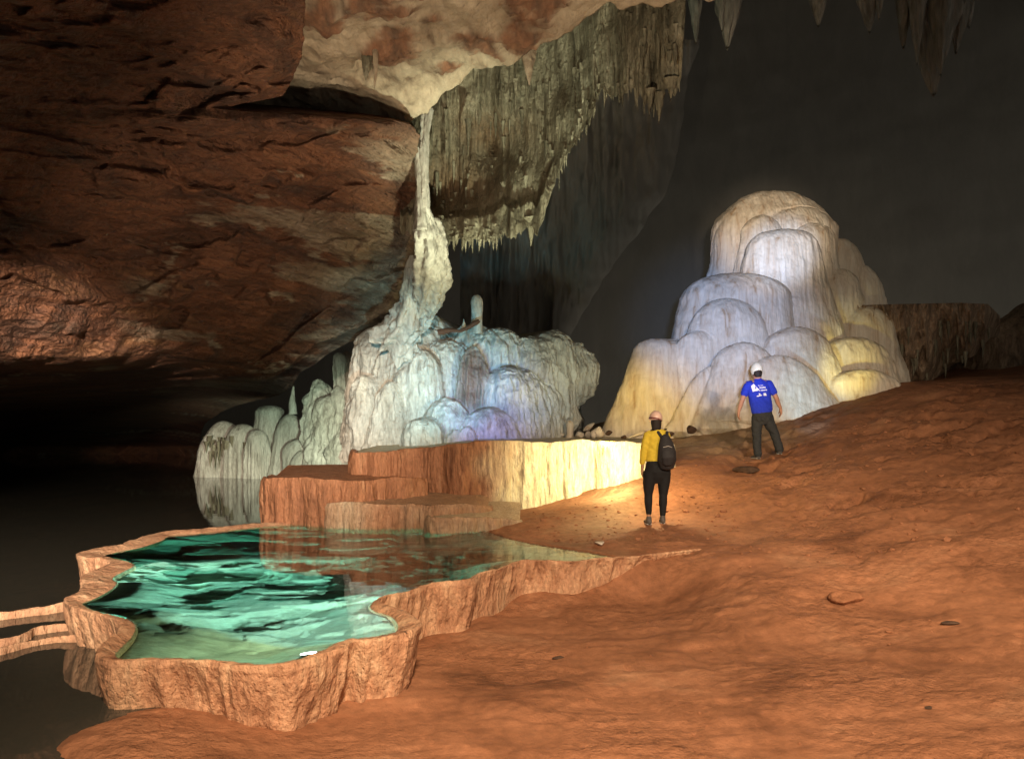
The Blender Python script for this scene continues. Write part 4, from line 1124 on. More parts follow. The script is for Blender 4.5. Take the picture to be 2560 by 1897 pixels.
# ------------------------------------------------------------------ terraces behind the pool
def terrace(name, px, floor_back, label, zbot, taper, flute, seed, tint=None, width=0.10, splay=0.0, floor_mat=None, floor_tint=1.0):
    """px: (u, v, d) of the top lip from right to left; floor runs back to y = floor_back"""
    pts = np.array([tuple(at(u, v, d)) for u, v, d in px])
    pts, _s = resample(pts, 0.06, False)
    pts[:, 1] += 0.34 * fbm(_s * 1.3, _s * 0 + seed, 0, 3, .55, seed + 50) * np.minimum(1, np.minimum(_s, _s[-1] - _s) * 3)
    cx = pts[:, 0].mean(); cy = pts[:, 1].mean()
    e = empty(name, (cx, cy, float(zbot)), label, 'terrace')
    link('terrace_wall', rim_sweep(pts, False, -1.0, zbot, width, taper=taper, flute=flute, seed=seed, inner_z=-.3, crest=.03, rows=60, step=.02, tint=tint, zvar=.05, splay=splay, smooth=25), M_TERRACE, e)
    p, s = resample(pts, 0.05, False)
    rowsf = 40
    Pm = []
    for k in range(rowsf):
        f = (k / (rowsf - 1)) ** 1.5
        y = p[:, 1] + (floor_back - p[:, 1]) * f
        x = p[:, 0] * (1 + 0.0 * f) + 0.02 * f
        z = p[:, 2] - 0.02 + 0.01 * fbm(x * 2, y * 2, 0, 3, .5, seed) + (np.max(p[:, 2]) - p[:, 2]) * f * 0.9 + 0.10 * f
        Pm.append(np.stack([x, y, z], -1))
    Pm = np.stack(Pm, 1)
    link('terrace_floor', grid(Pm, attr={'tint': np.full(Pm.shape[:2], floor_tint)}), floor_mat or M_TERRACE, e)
    return e


pale = lambda x, y, z: np.clip(sstep(-0.75, 0.25, x + 0.25 * fbm(x * 2, z * 2, 0, 3, .5, 3)), 0, 1)  # lamp glare painted into the wall colour, paler towards the right
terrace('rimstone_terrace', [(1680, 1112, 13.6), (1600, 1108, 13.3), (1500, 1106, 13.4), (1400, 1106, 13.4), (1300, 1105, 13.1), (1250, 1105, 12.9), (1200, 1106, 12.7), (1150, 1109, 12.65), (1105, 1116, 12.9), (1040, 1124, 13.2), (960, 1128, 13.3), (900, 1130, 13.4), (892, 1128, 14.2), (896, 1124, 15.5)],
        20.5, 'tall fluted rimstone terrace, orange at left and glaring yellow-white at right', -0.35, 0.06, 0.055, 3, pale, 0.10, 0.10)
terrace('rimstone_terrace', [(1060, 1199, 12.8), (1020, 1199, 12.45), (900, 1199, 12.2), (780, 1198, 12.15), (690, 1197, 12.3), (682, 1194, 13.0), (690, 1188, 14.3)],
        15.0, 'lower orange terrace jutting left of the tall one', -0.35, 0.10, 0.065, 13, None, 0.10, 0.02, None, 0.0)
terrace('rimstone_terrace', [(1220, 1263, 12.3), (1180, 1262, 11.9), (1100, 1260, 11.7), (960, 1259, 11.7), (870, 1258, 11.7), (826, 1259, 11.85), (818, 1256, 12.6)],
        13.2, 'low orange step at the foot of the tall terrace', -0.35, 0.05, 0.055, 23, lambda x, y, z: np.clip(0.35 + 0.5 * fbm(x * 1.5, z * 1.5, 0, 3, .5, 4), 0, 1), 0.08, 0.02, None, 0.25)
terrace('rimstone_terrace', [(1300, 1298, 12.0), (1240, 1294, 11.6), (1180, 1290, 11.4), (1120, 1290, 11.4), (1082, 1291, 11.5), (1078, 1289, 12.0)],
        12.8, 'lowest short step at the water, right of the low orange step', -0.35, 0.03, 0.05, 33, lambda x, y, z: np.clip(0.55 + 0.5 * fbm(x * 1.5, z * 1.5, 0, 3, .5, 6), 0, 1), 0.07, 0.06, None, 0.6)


# ------------------------------------------------------------------ stones and stalagmites on the terrace
def stone_mesh(sx, sy, sz, seed, cuts=3):
    bmw = bmesh.new(); bmesh.ops.create_icosphere(bmw, subdivisions=cuts, radius=1.0)
    r = random.Random(seed)
    planes = [(Vector((r.uniform(-1, 1), r.uniform(-1, 1), r.uniform(-1, 1))).normalized(), r.uniform(0.55, 0.85)) for _ in range(9)]
    for v in bmw.verts:
        for nrm, dd in planes:
            q = v.co.dot(nrm)
            if q > dd: v.co -= nrm * (q - dd) * 0.9
    for v in bmw.verts: v.co = Vector((v.co.x * sx, v.co.y * sy, v.co.z * sz))
    me = bpy.data.meshes.new('stone'); bmw.to_mesh(me); bmw.free()
    return me


ZT = 1.39
for (u, v0, v1, rad, d, lb, seed, pw) in [
        (1303, 1092, 1074, 4, 17.2, 'tiny dark spike, leftmost of the stalagmites on the pale terrace', 51, 1.2),
        (1330, 1092, 1066, 8, 17.0, 'small brown pointed stalagmite near the left end of the terrace row', 52, 1.6),
        (1384, 1092, 1080, 3, 17.0, 'tiny white nub just right of the slim white stalagmite', 54, 1.6)]:
    spike_thing('stalagmite', u, v0, v1, d, rad, M_STONE, lb, 'stalagmite', 'stalagmites on the terrace', up=True, seed=seed, power=pw, n=14, rows=14)
o = link('stalagmite', tube(px_path([(1367, 1095, 7), (1367, 1080, 6.5), (1366, 1065, 6.5), (1365, 1056, 5), (1363, 1051, 1.5)], 16.6), n=16, rows=40, seed=53, rough=.12), M_FLOW)
tag(o, 'slim bluish-white upright stalagmite on the pale terrace', 'stalagmite', 'stalagmites on the terrace')
o = link('stalagmite', tube(px_path([(1424, 1096, 11), (1425, 1086, 8.5), (1425, 1070, 8.5), (1425, 1058, 8.5), (1425, 1053, 6), (1425, 1050, 2)], 16.4), n=18, rows=40, seed=55, rough=.08), M_FLOW)
tag(o, 'rounded thumb-shaped stalagmite standing alone on the pale terrace', 'stalagmite', 'stalagmites on the terrace')
for k, (u, v, d, sx, sy, sz, ry, m, lb) in enumerate([
        (1402, 1088, 16.6, .09, .09, .07, 0, M_STONE, 'low pale lump left of the thumb-shaped stalagmite'),
        (1449, 1087, 16.0, .10, .09, .075, 0, M_STONE, 'small pale block just right of the thumb-shaped stalagmite'),
        (1470, 1087, 16.2, .09, .09, .085, 10, M_STONE, 'pale block under the leaning blue slab'),
        (1472, 1068, 16.4, .06, .10, .16, 48, M_FLOW, 'bluish slab leaning on the pile of blocks'),
        (1497, 1079, 15.8, .14, .12, .13, 20, M_FLOW, 'largest white block in the pile by the mound'),
        (1484, 1085, 15.7, .06, .07, .09, 0, M_STONE, 'small white chip at the left of the largest block'),
        (1522, 1082, 16.2, .09, .07, .06, 0, M_CLOD, 'dark grey stone right of the largest white block'),
        (1560, 1093, 15.9, .07, .07, .05, 0, M_CLOD, 'small dark pebble at the foot of the mound'),
        (1595, 1086, 15.6, .22, .10, .05, -22, M_FLOW, 'long tilted pale slab behind the visitor in yellow'),
        (1672, 1086, 15.6, .12, .10, .055, -8, M_CLOD, 'flat dark stone behind the visitor in yellow'),
        (1727, 1073, 16.0, .14, .12, .10, 0, M_CLOD, 'dark knobbly stone at the foot of the mound')]):
    p = at(u, v, d)
    o = link('stone', stone_mesh(sx, sy, sz, 100 + k), m, smooth=False); o.location = p; o.rotation_euler = (0, math.radians(ry), k)
    if abs(ry) > 1: o.rotation_euler = (0, math.radians(ry), 0)
    tag(o, lb, 'stone', 'loose stones at the foot of the mound')
def gz(x, y): return float(ground_h(np.array([x]), np.array([y]))[0])
for k, (u, v, d, s, lb) in enumerate([(2375, 1537, 6.8, .055, 'flat dark stone lying on the clay at the right'), (1395, 1572, 6.8, .04, 'small dark stone on the clay below the pool dam'),
                                      (2320, 1704, 5.2, .025, 'little dark pebble on the clay near the lower right corner')]):
    x = (u - CU) / F * d
    o = link('stone', stone_mesh(s * 1.5, s, s * .35, 140 + k), M_CLOD, smooth=False); o.location = (x, d, gz(x, d) + s * .12); o.rotation_euler = (0, 0, .4 * k)
    tag(o, lb, 'stone')


# ------------------------------------------------------------------ people
def raw_tube(path, n=18, cap=3):
    """path: list of (x,y,z,rx,ry) rings lofted into a closed tube (rx across, ry front to back)"""
    p = np.array(path, float)
    c, rx, ry = p[:, :3], p[:, 3], p[:, 4]
    tan = np.gradient(c, axis=0); tan /= np.linalg.norm(tan, axis=1)[:, None] + 1e-9
    ref = np.tile([0, 1.0, 0], (len(p), 1)); ref[np.abs(tan[:, 1]) > .85] = [0, 0, 1.0]
    sx = np.cross(ref, tan); sx /= np.linalg.norm(sx, axis=1)[:, None]; sy = np.cross(tan, sx)
    C, X_, Y_, RX, RY = [], [], [], [], []
    for e, sg in ((0, -1), (None, 0), (-1, 1)):
        if e is None:
            for i in range(len(p)): C.append(c[i]); X_.append(sx[i]); Y_.append(sy[i]); RX.append(rx[i]); RY.append(ry[i])
        else:
            fs = np.linspace(math.pi / 2 * .97, math.pi / 2 / (cap + 1), cap) if sg < 0 else np.linspace(math.pi / 2 / (cap + 1), math.pi / 2 * .97, cap)
            for a in fs:
                C.append(c[e] + tan[e] * sg * math.sin(a) * min(rx[e], ry[e])); X_.append(sx[e]); Y_.append(sy[e]); RX.append(rx[e] * math.cos(a)); RY.append(ry[e] * math.cos(a))
    C, X_, Y_, RX, RY = map(np.array, (C, X_, Y_, RX, RY))
    th = np.linspace(0, 2 * math.pi, n, endpoint=False)
    Pm = C[:, None] + X_[:, None] * (RX[:, None] * np.cos(th))[..., None] + Y_[:, None] * (RY[:, None] * np.sin(th))[..., None]
    V_ = Pm.reshape(-1, 3); Q_ = [tuple(q) for q in grid_quads(len(C), n, True)]
    Q_.append(tuple(range(n))[::-1]); Q_.append(tuple(range((len(C) - 1) * n, len(C) * n)))
    return [tuple(v) for v in V_], Q_


def fuse(name, tubes, m, parent, voxel=0.009, smooth=3, wrinkle=0.0):
    """join overlapping tubes and remesh them into one continuous skin"""
    Vs, Fs = [], []
    for v, f in tubes:
        o_ = len(Vs); Vs += v; Fs += [tuple(i + o_ for i in q) for q in f]
    me = bpy.data.meshes.new(name); me.from_pydata(Vs, [], Fs); me.update()
    o = bpy.data.objects.new(name, me); COL.objects.link(o)
    r = o.modifiers.new('r', 'REMESH'); r.mode = 'VOXEL'; r.voxel_size = voxel
    sm = o.modifiers.new('s', 'SMOOTH'); sm.iterations = smooth; sm.factor = 0.5
    dg = bpy.context.evaluated_depsgraph_get()
    me2 = bpy.data.meshes.new_from_object(o.evaluated_get(dg))
    bpy.data.objects.remove(o); bpy.data.meshes.remove(me)
    if wrinkle:
        n_ = len(me2.vertices); co = np.zeros(n_ * 3, np.float32); no = np.zeros(n_ * 3, np.float32)
        me2.vertices.foreach_get('co', co); me2.vertices.foreach_get('normal', no); co = co.reshape(-1, 3); no = no.reshape(-1, 3)
        wv = 1 - 2 * np.abs(fbm(co[:, 0] * 7 + co[:, 2] * 5, co[:, 1] * 7, co[:, 2] * 9 + co[:, 0] * 4, 3, .5, 300))
        co = co + no * (wrinkle * wv)[:, None]; me2.vertices.foreach_set('co', co.ravel().astype(np.float32)); me2.update()
    ob = bpy.data.objects.new(name, me2); COL.objects.link(ob)
    me2.materials.clear(); me2.materials.append(m)
    me2.polygons.foreach_set('use_smooth', np.ones(len(me2.polygons), bool))
    ob.parent = parent
    return ob


def hand(wrist, direction, side, s=1.0):
    """palm and five bent fingers; direction = where the fingers point, side = +1 thumb towards +x"""
    w_ = Vector(wrist); d = Vector(direction).normalized(); acr = Vector((0, 1, 0)); inn = Vector((side, 0, 0))
    T = [raw_tube([(*(w_ - d * .02), .024 * s, .020 * s), (*(w_ + d * .03), .028 * s, .034 * s), (*(w_ + d * .085), .020 * s, .042 * s)], 12)]
    for k, (off, ln) in enumerate([(-.032, .062), (-.011, .078), (.011, .082), (.032, .070)]):
        b0 = w_ + d * .08 + acr * off * s
        m1 = b0 + d * ln * .5 + inn * .008; m2 = b0 + d * ln * .95 + inn * .03
        T.append(raw_tube([(*b0, .010, .010), (*m1, .0095, .0095), (*m2, .008, .008)], 8))
    b0 = w_ + d * .025 + acr * .034 * s
    T.append(raw_tube([(*b0, .012, .012), (*(b0 + acr * .025 + d * .035 + inn * .012), .011, .011), (*(b0 + acr * .030 + d * .068 + inn * .022), .009, .009)], 8))
    return T


M_SKIN = flat_mat('skin', (0.42, 0.22, 0.15), 0.55, 0.3, 0, 30, .08)
M_SKIN_D = flat_mat('tan_skin', (0.36, 0.20, 0.12), 0.55, 0.3, 0, 30, .08)
M_BLUE = flat_mat('blue_cotton', (0.022, 0.045, 0.50), 0.9, 0.15, 0.004, 60, .12)
M_JEANS = flat_mat('black_denim', (0.035, 0.037, 0.040), 0.9, 0.15, 0.004, 80, .2)
M_YEL = flat_mat('mustard_jersey', (0.62, 0.46, 0.05), 0.85, 0.15, 0.003, 60, .1)
M_LEG = flat_mat('black_leggings', (0.012, 0.012, 0.013), 0.8, 0.2, 0.001, 60, .1)
M_HAIR = flat_mat('dark_hair', (0.018, 0.012, 0.010), 0.6, 0.3, 0.004, 120, .2)
M_HELW = flat_mat('cream_helmet_shell', (0.74, 0.70, 0.56), 0.35, 0.5, 0, 30, .05)
M_HELP = flat_mat('pink_helmet_shell', (0.70, 0.48, 0.40), 0.35, 0.5, 0, 30, .05)
M_MAROON = flat_mat('maroon_band', (0.16, 0.03, 0.03), 0.5, 0.4)
M_BLACK = flat_mat('black_nylon', (0.022, 0.020, 0.022), 0.7, 0.3, 0.003, 90, .25)
M_SHOE = flat_mat('grey_shoe', (0.08, 0.07, 0.065), 0.7, 0.3, 0.002, 60, .25)
M_SOLE = flat_mat('pale_sole', (0.45, 0.43, 0.40), 0.7, 0.3)
M_PRINT = flat_mat('white_print', (0.80, 0.80, 0.86), 0.8, 0.2)


def shell(name, loc, rx, ry, rz, zcut, m, parent, tilt=0.0, ridge=0.0, point=0.0):
    bmw = bmesh.new(); bmesh.ops.create_uvsphere(bmw, u_segments=36, v_segments=24, radius=1.0)
    bmesh.ops.delete(bmw, geom=[v for v in bmw.verts if v.co.z < zcut], context='VERTS')
    for v in bmw.verts:
        k = 1 + ridge * math.cos(6 * math.atan2(v.co.y, v.co.x)) * (1 - abs(v.co.z))
        zz = v.co.z + point * max(0, v.co.z) ** 4
        v.co = Vector((v.co.x * rx * k, v.co.y * ry * k, zz * rz))
    bmesh.ops.solidify(bmw, geom=bmw.faces[:], thickness=0.006)
    me = bpy.data.meshes.new(name); bmw.to_mesh(me); bmw.free()
    o = link(name, me, m); o.parent = parent; o.location = loc; o.rotation_euler = (tilt, 0, 0)
    return o


def band(name, loc, rx, ry, z0, h, m, parent, tilt=(0, 0, 0)):
    th = np.linspace(0, 2 * math.pi, 40, endpoint=False)
    prof = [(1.0, 0), (1.03, h * .15), (1.03, h * .85), (1.0, h)]
    Pm = np.stack([np.stack([rx * k * np.cos(th), ry * k * np.sin(th), np.full(40, z0 + z)], -1) for k, z in prof], 0)
    o = link(name, grid(Pm, True), m); o.parent = parent; o.location = loc; o.rotation_euler = tilt
    return o


def shoe(name, x, y, z, yaw, parent, L=0.27, wd=0.048):
    bt = [raw_tube([(0, -.03, .045, wd * .9, .045), (0, .05, .045, wd, .042), (0, .14, .035, wd * 1.02, .032), (0, L - .06, .028, wd * .75, .024)], 16), raw_tube([(0, -.01, .05, .044, .050), (0, -.005, .105, .040, .046)], 14)]
    o = fuse(name, bt, M_SHOE, parent, .008, 2)
    o.location = (x, y, z); o.rotation_euler = (0, 0, yaw)
    so = fuse('sole', [raw_tube([(0, -.035, .012, wd * .95, .012), (0, .06, .012, wd * 1.05, .012), (0, .15, .012, wd * 1.06, .012), (0, L - .055, .012, wd * .8, .012)], 16)], M_SOLE, o, .007, 1)
    return o


# ---- man in the blue T-shirt, seen from behind, stepping up the slope
mx, my = (1899 - CU) / F * 14.0, 14.0
mz = gz(mx, my)
man = empty('person', (mx, my, mz), 'man from behind in blue T-shirt, black jeans and white helmet facing the mound', 'person')
zr = gz(mx + .37, my + .02) - mz                                            # ground under the right foot
zr = min(max(zr, 0.02), 0.24)
body = fuse('body', [
    raw_tube([(-.035, .02, 1.50, .075, .09), (-.042, .03, 1.60, .078, .098), (-.045, .03, 1.68, .070, .088)], 20),              # head
    raw_tube([(-.03, -.005, 1.38, .07, .065), (-.033, .005, 1.50, .058, .06)], 16),                                             # neck
    raw_tube([(-.02, 0, 1.38, .17, .10), (.0, 0, 1.20, .17, .11), (.03, 0, .95, .15, .105), (.045, 0, .86, .155, .11)], 22),
    raw_tube([(-.215, 0, 1.385, .058, .06), (-.27, -.01, 1.24, .050, .052), (-.325, -.015, 1.08, .043, .045), (-.345, .01, 1.00, .042, .043), (-.372, .03, .885, .029, .031)], 16),
    raw_tube([(.175, 0, 1.395, .058, .06), (.235, -.01, 1.26, .050, .052), (.305, -.015, 1.12, .043, .045), (.335, .01, 1.05, .042, .043), (.395, .03, .94, .029, .031)], 16),
    raw_tube([(-.03, 0, .84, .09, .1), (-.055, 0, .46, .055, .06), (-.035, -.01, .08, .04, .045)], 16),
    raw_tube([(.13, 0, .84, .09, .1), (.28, .02, .50 + zr * .2, .055, .06), (.365, .01, .08 + zr, .04, .045)], 16),
    raw_tube([(-.125, .03, 1.60, .012, .022), (-.128, .025, 1.63, .012, .022)], 8), raw_tube([(.037, .03, 1.60, .012, .022), (.040, .025, 1.63, .012, .022)], 8)]
    + hand((-.374, .032, .875), (-.03, .25, -1), 1) + hand((.40, .034, .925), (.16, .25, -1), -1), M_SKIN, man, 0.007, 2)
body['label'] = 'bare arms, neck and head'
shirt = fuse('t_shirt', [
    raw_tube([(-.03, -.002, 1.455, .075, .075), (-.028, 0, 1.425, .13, .090), (-.02, 0, 1.37, .195, .118), (-.01, .0, 1.25, .205, .128), (.01, 0, 1.10, .198, .128), (.035, 0, .95, .192, .125), (.045, 0, .875, .194, .128)], 30, 1),
    raw_tube([(-.185, 0, 1.385, .075, .078), (-.235, -.004, 1.31, .074, .076), (-.278, -.01, 1.21, .070, .070)], 18, 1),
    raw_tube([(.145, 0, 1.395, .075, .078), (.195, -.004, 1.33, .074, .076), (.248, -.01, 1.235, .070, .070)], 18, 1)], M_BLUE, man, 0.009, 4, .010)
jeans = fuse('jeans', [
    raw_tube([(.045, 0, .90, .178, .115), (.05, 0, .80, .185, .125), (.05, 0, .72, .17, .12)], 26, 1),
    raw_tube([(-.035, 0, .76, .105, .115), (-.05, 0, .60, .093, .10), (-.056, -.005, .44, .078, .082), (-.046, 0, .25, .070, .076), (-.035, -.005, .09, .070, .080)], 20, 1),
    raw_tube([(.135, 0, .77, .105, .115), (.20, .01, .62, .093, .10), (.275, .03, .47 + zr * .3, .078, .084), (.325, .015, .28 + zr * .8, .070, .076), (.365, .0, .09 + zr, .070, .080)], 20, 1)], M_JEANS, man, 0.009, 3, .010)
for sx in (-.045, .115):
    v_, f_ = raw_tube([(sx + .0, -.122, .79, .055, .006), (sx + .005, -.122, .70, .048, .006)], 8, 1)
    me = bpy.data.meshes.new('pocket'); me.from_pydata(v_, [], f_); me.update()
    po = link('pocket', me, M_JEANS); po.parent = jeans; po['label'] = 'back pocket'
shoe('shoe', -.035, .0, 0.0, .12, man); shoe('shoe', .37, .0, zr, -.2, man)
hm = shell('helmet', (-.045, .03, 1.645), .108, .128, .135, -.72, M_HELW, man, math.radians(-6), .012, .10)
band('helmet_rim', (0, 0, 0), .078, .093, -.102, .010, M_BLACK, hm)
fuse('chin_strap', [raw_tube([(-.105, .02, -.06, .006, .008), (-.085, .05, -.12, .006, .008), (-.03, .08, -.15, .006, .008)], 6), raw_tube([(.105, .02, -.06, .006, .008), (.085, .05, -.12, .006, .008), (.03, .08, -.15, .006, .008)], 6)], M_BLACK, hm, .006, 1)
fuse('hair', [raw_tube([(-.04, -.035, 1.545, .072, .055), (-.044, -.02, 1.60, .084, .085)], 16)], M_HAIR, man, .008, 2)
# white print on the back: pennant emblem, word rows, two small marks
bv = BVHTree.FromObject(shirt, bpy.context.evaluated_depsgraph_get())


def print_poly(pts, parent, name='print'):
    """flat print: a polygon in the shirt's x/z plane laid on the cloth"""
    bmw = bmesh.new(); f = bmw.faces.new([bmw.verts.new((x, 0, z)) for x, z in pts])
    bmesh.ops.triangulate(bmw, faces=[f]); bmesh.ops.subdivide_edges(bmw, edges=bmw.edges[:], cuts=3, use_grid_fill=True)
    for v in bmw.verts:
        hit = bv.ray_cast(Vector((v.co.x, -1, v.co.z)), Vector((0, 1, 0)))
        v.co.y = (hit[0].y if hit[0] else -.13) - .0035
    me = bpy.data.meshes.new(name); bmw.to_mesh(me); bmw.free()
    o = link(name, me, M_PRINT); o.parent = parent
    return o


q = lambda x, y: ((x - 500) * .00125, (1540 - y) * .00125)
print_poly([q(355, 465), q(388, 435), q(408, 462), q(380, 480), q(392, 520), q(408, 525), q(455, 512), q(455, 535), q(372, 552)], shirt)
print_poly([q(408, 462), q(425, 485), q(455, 512), q(408, 525), q(398, 515), q(425, 505)], shirt)
for (x0, y0, hs, wds) in [(446, 470, 16, [14, 12, 0, 12, 12, 14]), (466, 508, 34, [16, 18, 20, 18, 22]), (462, 545, 26, [12, 0, 14, 20, 16, 18, 14, 18])]:
    x = x0
    for k, wd_ in enumerate(wds):
        if wd_ == 0: x += 9; continue
        yy = y0 - (x - x0) * 0.10; hh = hs * (1.0 if k % 3 else 1.25)
        print_poly([q(x, yy), q(x + wd_ * .75, yy - 1), q(x + wd_ * .75, yy - hh * .62), q(x, yy - hh * .62)], shirt, 'letter'); x += wd_
print_poly([q(425, 612), q(470, 600), q(500, 598), q(498, 612), q(430, 625)], shirt); print_poly([q(448, 578), q(470, 575), q(482, 598), q(462, 598)], shirt)
print_poly([q(522, 572), q(560, 572), q(572, 610), q(524, 612)], shirt)

# ---- woman in yellow with a black backpack, seen from behind
wx, wy = (1640 - CU) / F * 11.37, 11.37
wz = gz(wx, wy)
wom = empty('person', (wx, wy, wz), 'woman from behind in mustard top, black leggings and pink helmet watching the lit terrace', 'person')
fuse('body', [
    raw_tube([(0, .02, 1.50, .062, .08), (.0, .025, 1.56, .074, .092), (0, .025, 1.62, .066, .082)], 20),
    raw_tube([(0, 0, 1.34, .055, .055), (0, .005, 1.49, .048, .052)], 14),
    raw_tube([(.01, 0, 1.30, .13, .085), (.015, 0, 1.12, .12, .085), (.02, 0, .95, .125, .09), (.02, 0, .82, .16, .115)], 20),
    raw_tube([(-.135, .0, 1.335, .046, .048), (-.165, .005, 1.17, .040, .042), (-.185, .02, 1.03, .034, .036), (-.195, .06, .82, .024, .027)], 14),
    raw_tube([(.155, .0, 1.335, .046, .048), (.190, .005, 1.17, .040, .042), (.205, .04, 1.03, .034, .036), (.185, .14, .86, .024, .027)], 14),
    raw_tube([(-.07, 0, .80, .085, .095), (-.112, 0, .43, .05, .055), (-.108, 0, .09, .032, .036)], 14),
    raw_tube([(.10, 0, .80, .085, .095), (.10, -.02, .43, .05, .055), (.09, -.05, .07, .032, .036)], 14)]
    + hand((-.195, .063, .81), (.03, .35, -1), 1, .85) + hand((.184, .143, .85), (-.1, .5, -1), -1, .85), M_SKIN_D, wom, 0.007, 2)
fuse('top', [
    raw_tube([(0, .0, 1.405, .055, .06), (.008, 0, 1.37, .12, .082), (.015, 0, 1.30, .150, .100), (.015, 0, 1.15, .150, .102), (.018, 0, 1.0, .158, .108), (.018, 0, .945, .168, .115)], 26, 1),
    raw_tube([(-.118, .0, 1.335, .062, .066), (-.160, .004, 1.18, .056, .058), (-.184, .016, 1.05, .050, .052), (-.200, .045, .90, .040, .042)], 16, 1),
    raw_tube([(.140, .0, 1.335, .062, .066), (.188, .004, 1.18, .056, .058), (.206, .03, 1.05, .050, .052), (.195, .10, .92, .040, .042)], 16, 1)], M_YEL, wom, 0.009, 4, .008)
fuse('leggings', [
    raw_tube([(.02, 0, .955, .152, .105), (.022, -.01, .86, .185, .130), (.022, -.012, .78, .195, .138), (.02, 0, .70, .185, .125)], 26, 1),
    raw_tube([(-.085, -.005, .76, .105, .118), (-.105, 0, .60, .090, .10), (-.116, 0, .43, .062, .068), (-.116, -.012, .32, .060, .068), (-.108, 0, .15, .040, .044)], 18, 1),
    raw_tube([(.115, -.005, .76, .105, .118), (.115, -.005, .60, .090, .10), (.103, -.02, .43, .062, .068), (.098, -.04, .32, .060, .068), (.09, -.05, .13, .040, .044)], 18, 1)], M_LEG, wom, 0.009, 2, .003)
fuse('hair', [raw_tube([(-.005, -.035, 1.36, .055, .030), (0, -.030, 1.42, .070, .048), (0, -.012, 1.50, .080, .075), (0, .005, 1.57, .082, .088)], 18)], M_HAIR, wom, .008, 2)
for (x, y) in ((-.108, .0), (.09, -.05)):
    zf = gz(wx + x, wy + y) - wz
    shoe('shoe', x, y, zf, .1 if x < 0 else -.1, wom, .24, .042)
hw_ = shell('helmet', (0, .02, 1.575), .098, .118, .112, -.30, M_HELP, wom, math.radians(-10), .008)
band('helmet_band', (0, 0, 0), .0985, .1185, -.030, .022, M_MAROON, hw_, (math.radians(4), math.radians(12), 0))
band('helmet_rim', (0, 0, 0), .094, .114, -.042, .012, M_HELP, hw_)

# backpack, worn but its own thing
bp = empty('backpack', (wx + .125, wy - .17, wz + .84), 'black backpack on the back of the woman in mustard', 'backpack')
fuse('bag', [raw_tube([(.005, 0, .03, .115, .075), (.0, -.02, .12, .138, .105), (.0, -.02, .24, .132, .100), (-.012, -.005, .36, .108, .078), (-.02, .01, .455, .070, .045)], 28, 2)], M_BLACK, bp, .009, 3)
fuse('pocket', [raw_tube([(.005, -.085, .07, .085, .045), (.0, -.11, .16, .10, .05), (-.005, -.09, .25, .085, .035)], 20, 2)], M_BLACK, bp, .008, 2)['label'] = 'bulging front pocket'
fuse('strap', [raw_tube([(-.055, .03, .44, .026, .010), (-.115, .085, .53, .026, .010), (-.165, .165, .575, .026, .010), (-.185, .25, .54, .026, .010), (-.18, .29, .40, .024, .010), (-.19, .26, .18, .02, .01)], 10, 1)], M_BLACK, bp, .008, 1)
fuse('strap', [raw_tube([(.015, .03, .44, .026, .010), (.025, .085, .53, .026, .010), (.02, .165, .575, .026, .010), (.0, .25, .54, .026, .010), (.0, .29, .40, .024, .010), (.03, .28, .18, .02, .01)], 10, 1)], M_BLACK, bp, .008, 1)
fuse('carry_loop', [raw_tube([(-.05, .02, .455, .007, .007), (-.045, .015, .49, .007, .007), (.0, .015, .495, .007, .007), (.01, .02, .455, .007, .007)], 8, 1)], M_BLACK, bp, .006, 1)
v_, f_ = raw_tube([(-.07, -.085, .305, .004, .004), (.0, -.112, .325, .004, .004), (.06, -.088, .305, .004, .004)], 6, 1)
me = bpy.data.meshes.new('zip'); me.from_pydata(v_, [], f_); me.update(); zo = link('zip', me, M_SOLE); zo.parent = bp

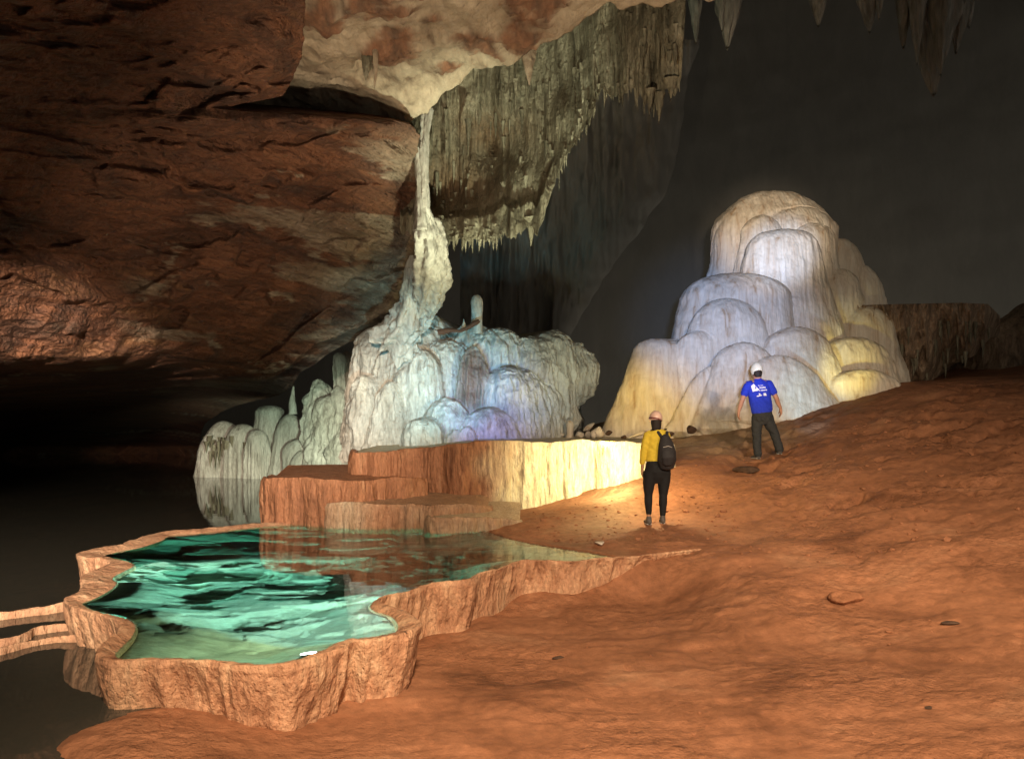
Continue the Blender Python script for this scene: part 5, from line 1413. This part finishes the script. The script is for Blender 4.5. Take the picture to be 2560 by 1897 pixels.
# ------------------------------------------------------------------ grit and crumbs of clay on the floor, too many to count
rg = random.Random(5)
GV, GF = [], []
ico = bmesh.new(); bmesh.ops.create_icosphere(ico, subdivisions=1, radius=1.0)
iv = [v.co.copy() for v in ico.verts]; ifc = [[v.index for v in f.verts] for f in ico.faces]; ico.free()
px_, py_ = [], []
for k in range(720):
    if k < 420: x, y = rg.uniform(2.6, 8.5), rg.uniform(8.5, 14.5)
    elif k < 640: x, y = rg.uniform(0.2, 3.2), rg.uniform(10.2, 13.4)
    else: x, y = rg.uniform(-1.6, 5.0), rg.uniform(4.4, 9.5)
    px_.append(x); py_.append(y)
pz_ = ground_h(np.array(px_), np.array(py_)); pd_ = poly_dist(np.array(px_), np.array(py_), POOL_C)
for k, (x, y, z) in enumerate(zip(px_, py_, pz_)):
    if pd_[k] < 0.30 or (y > 12.6 and x < 2.3): continue
    sz = rg.uniform(.005, .016) * (1.7 if k < 640 else 1.0) * (2 if rg.random() < .06 else 1)
    ax = (sz * rg.uniform(.8, 1.6), sz * rg.uniform(.8, 1.4), sz * rg.uniform(.4, .9)); o_ = len(GV); an = rg.random() * 6
    for c in iv:
        q_ = c * rg.uniform(.75, 1.15)
        GV.append((x + q_.x * ax[0] * math.cos(an) - q_.y * ax[1] * math.sin(an), y + q_.x * ax[0] * math.sin(an) + q_.y * ax[1] * math.cos(an), z + q_.z * ax[2] + ax[2] * .3))
    GF += [tuple(i + o_ for i in f) for f in ifc]
me = bpy.data.meshes.new('grit'); me.from_pydata(GV, [], GF); me.update()
tag(link('grit', me, M_CLAY, smooth=False), 'loose crumbs of orange clay strewn over the cave floor', 'grit', kind='stuff')

for k, (u, v, d, sx, sy, sz, m_, lb) in enumerate([(1868, 1186, 13.3, .26, .20, .07, M_CLOD, 'dark clod added in place of a shadowy hole on the slope between the two visitors'), (2115, 1500, 7.75, .22, .16, .08, M_CLAY, 'low ribbed clay lump on the floor at the right'),  # the clod is added, its dark colour standing in for a shadowed hole
                                               (1500, 1360, 9.9, .10, .07, .03, M_STONE, 'pale flat stone at the beach by the end of the pool')]):
    x = (u - CU) / F * d
    o = link('stone', stone_mesh(sx, sy, sz, 160 + k, 4), m_, smooth=False); o.location = (x, d, gz(x, d) + sz * .25); o.rotation_euler = (0, 0, .7 * k)
    tag(o, lb, 'stone')
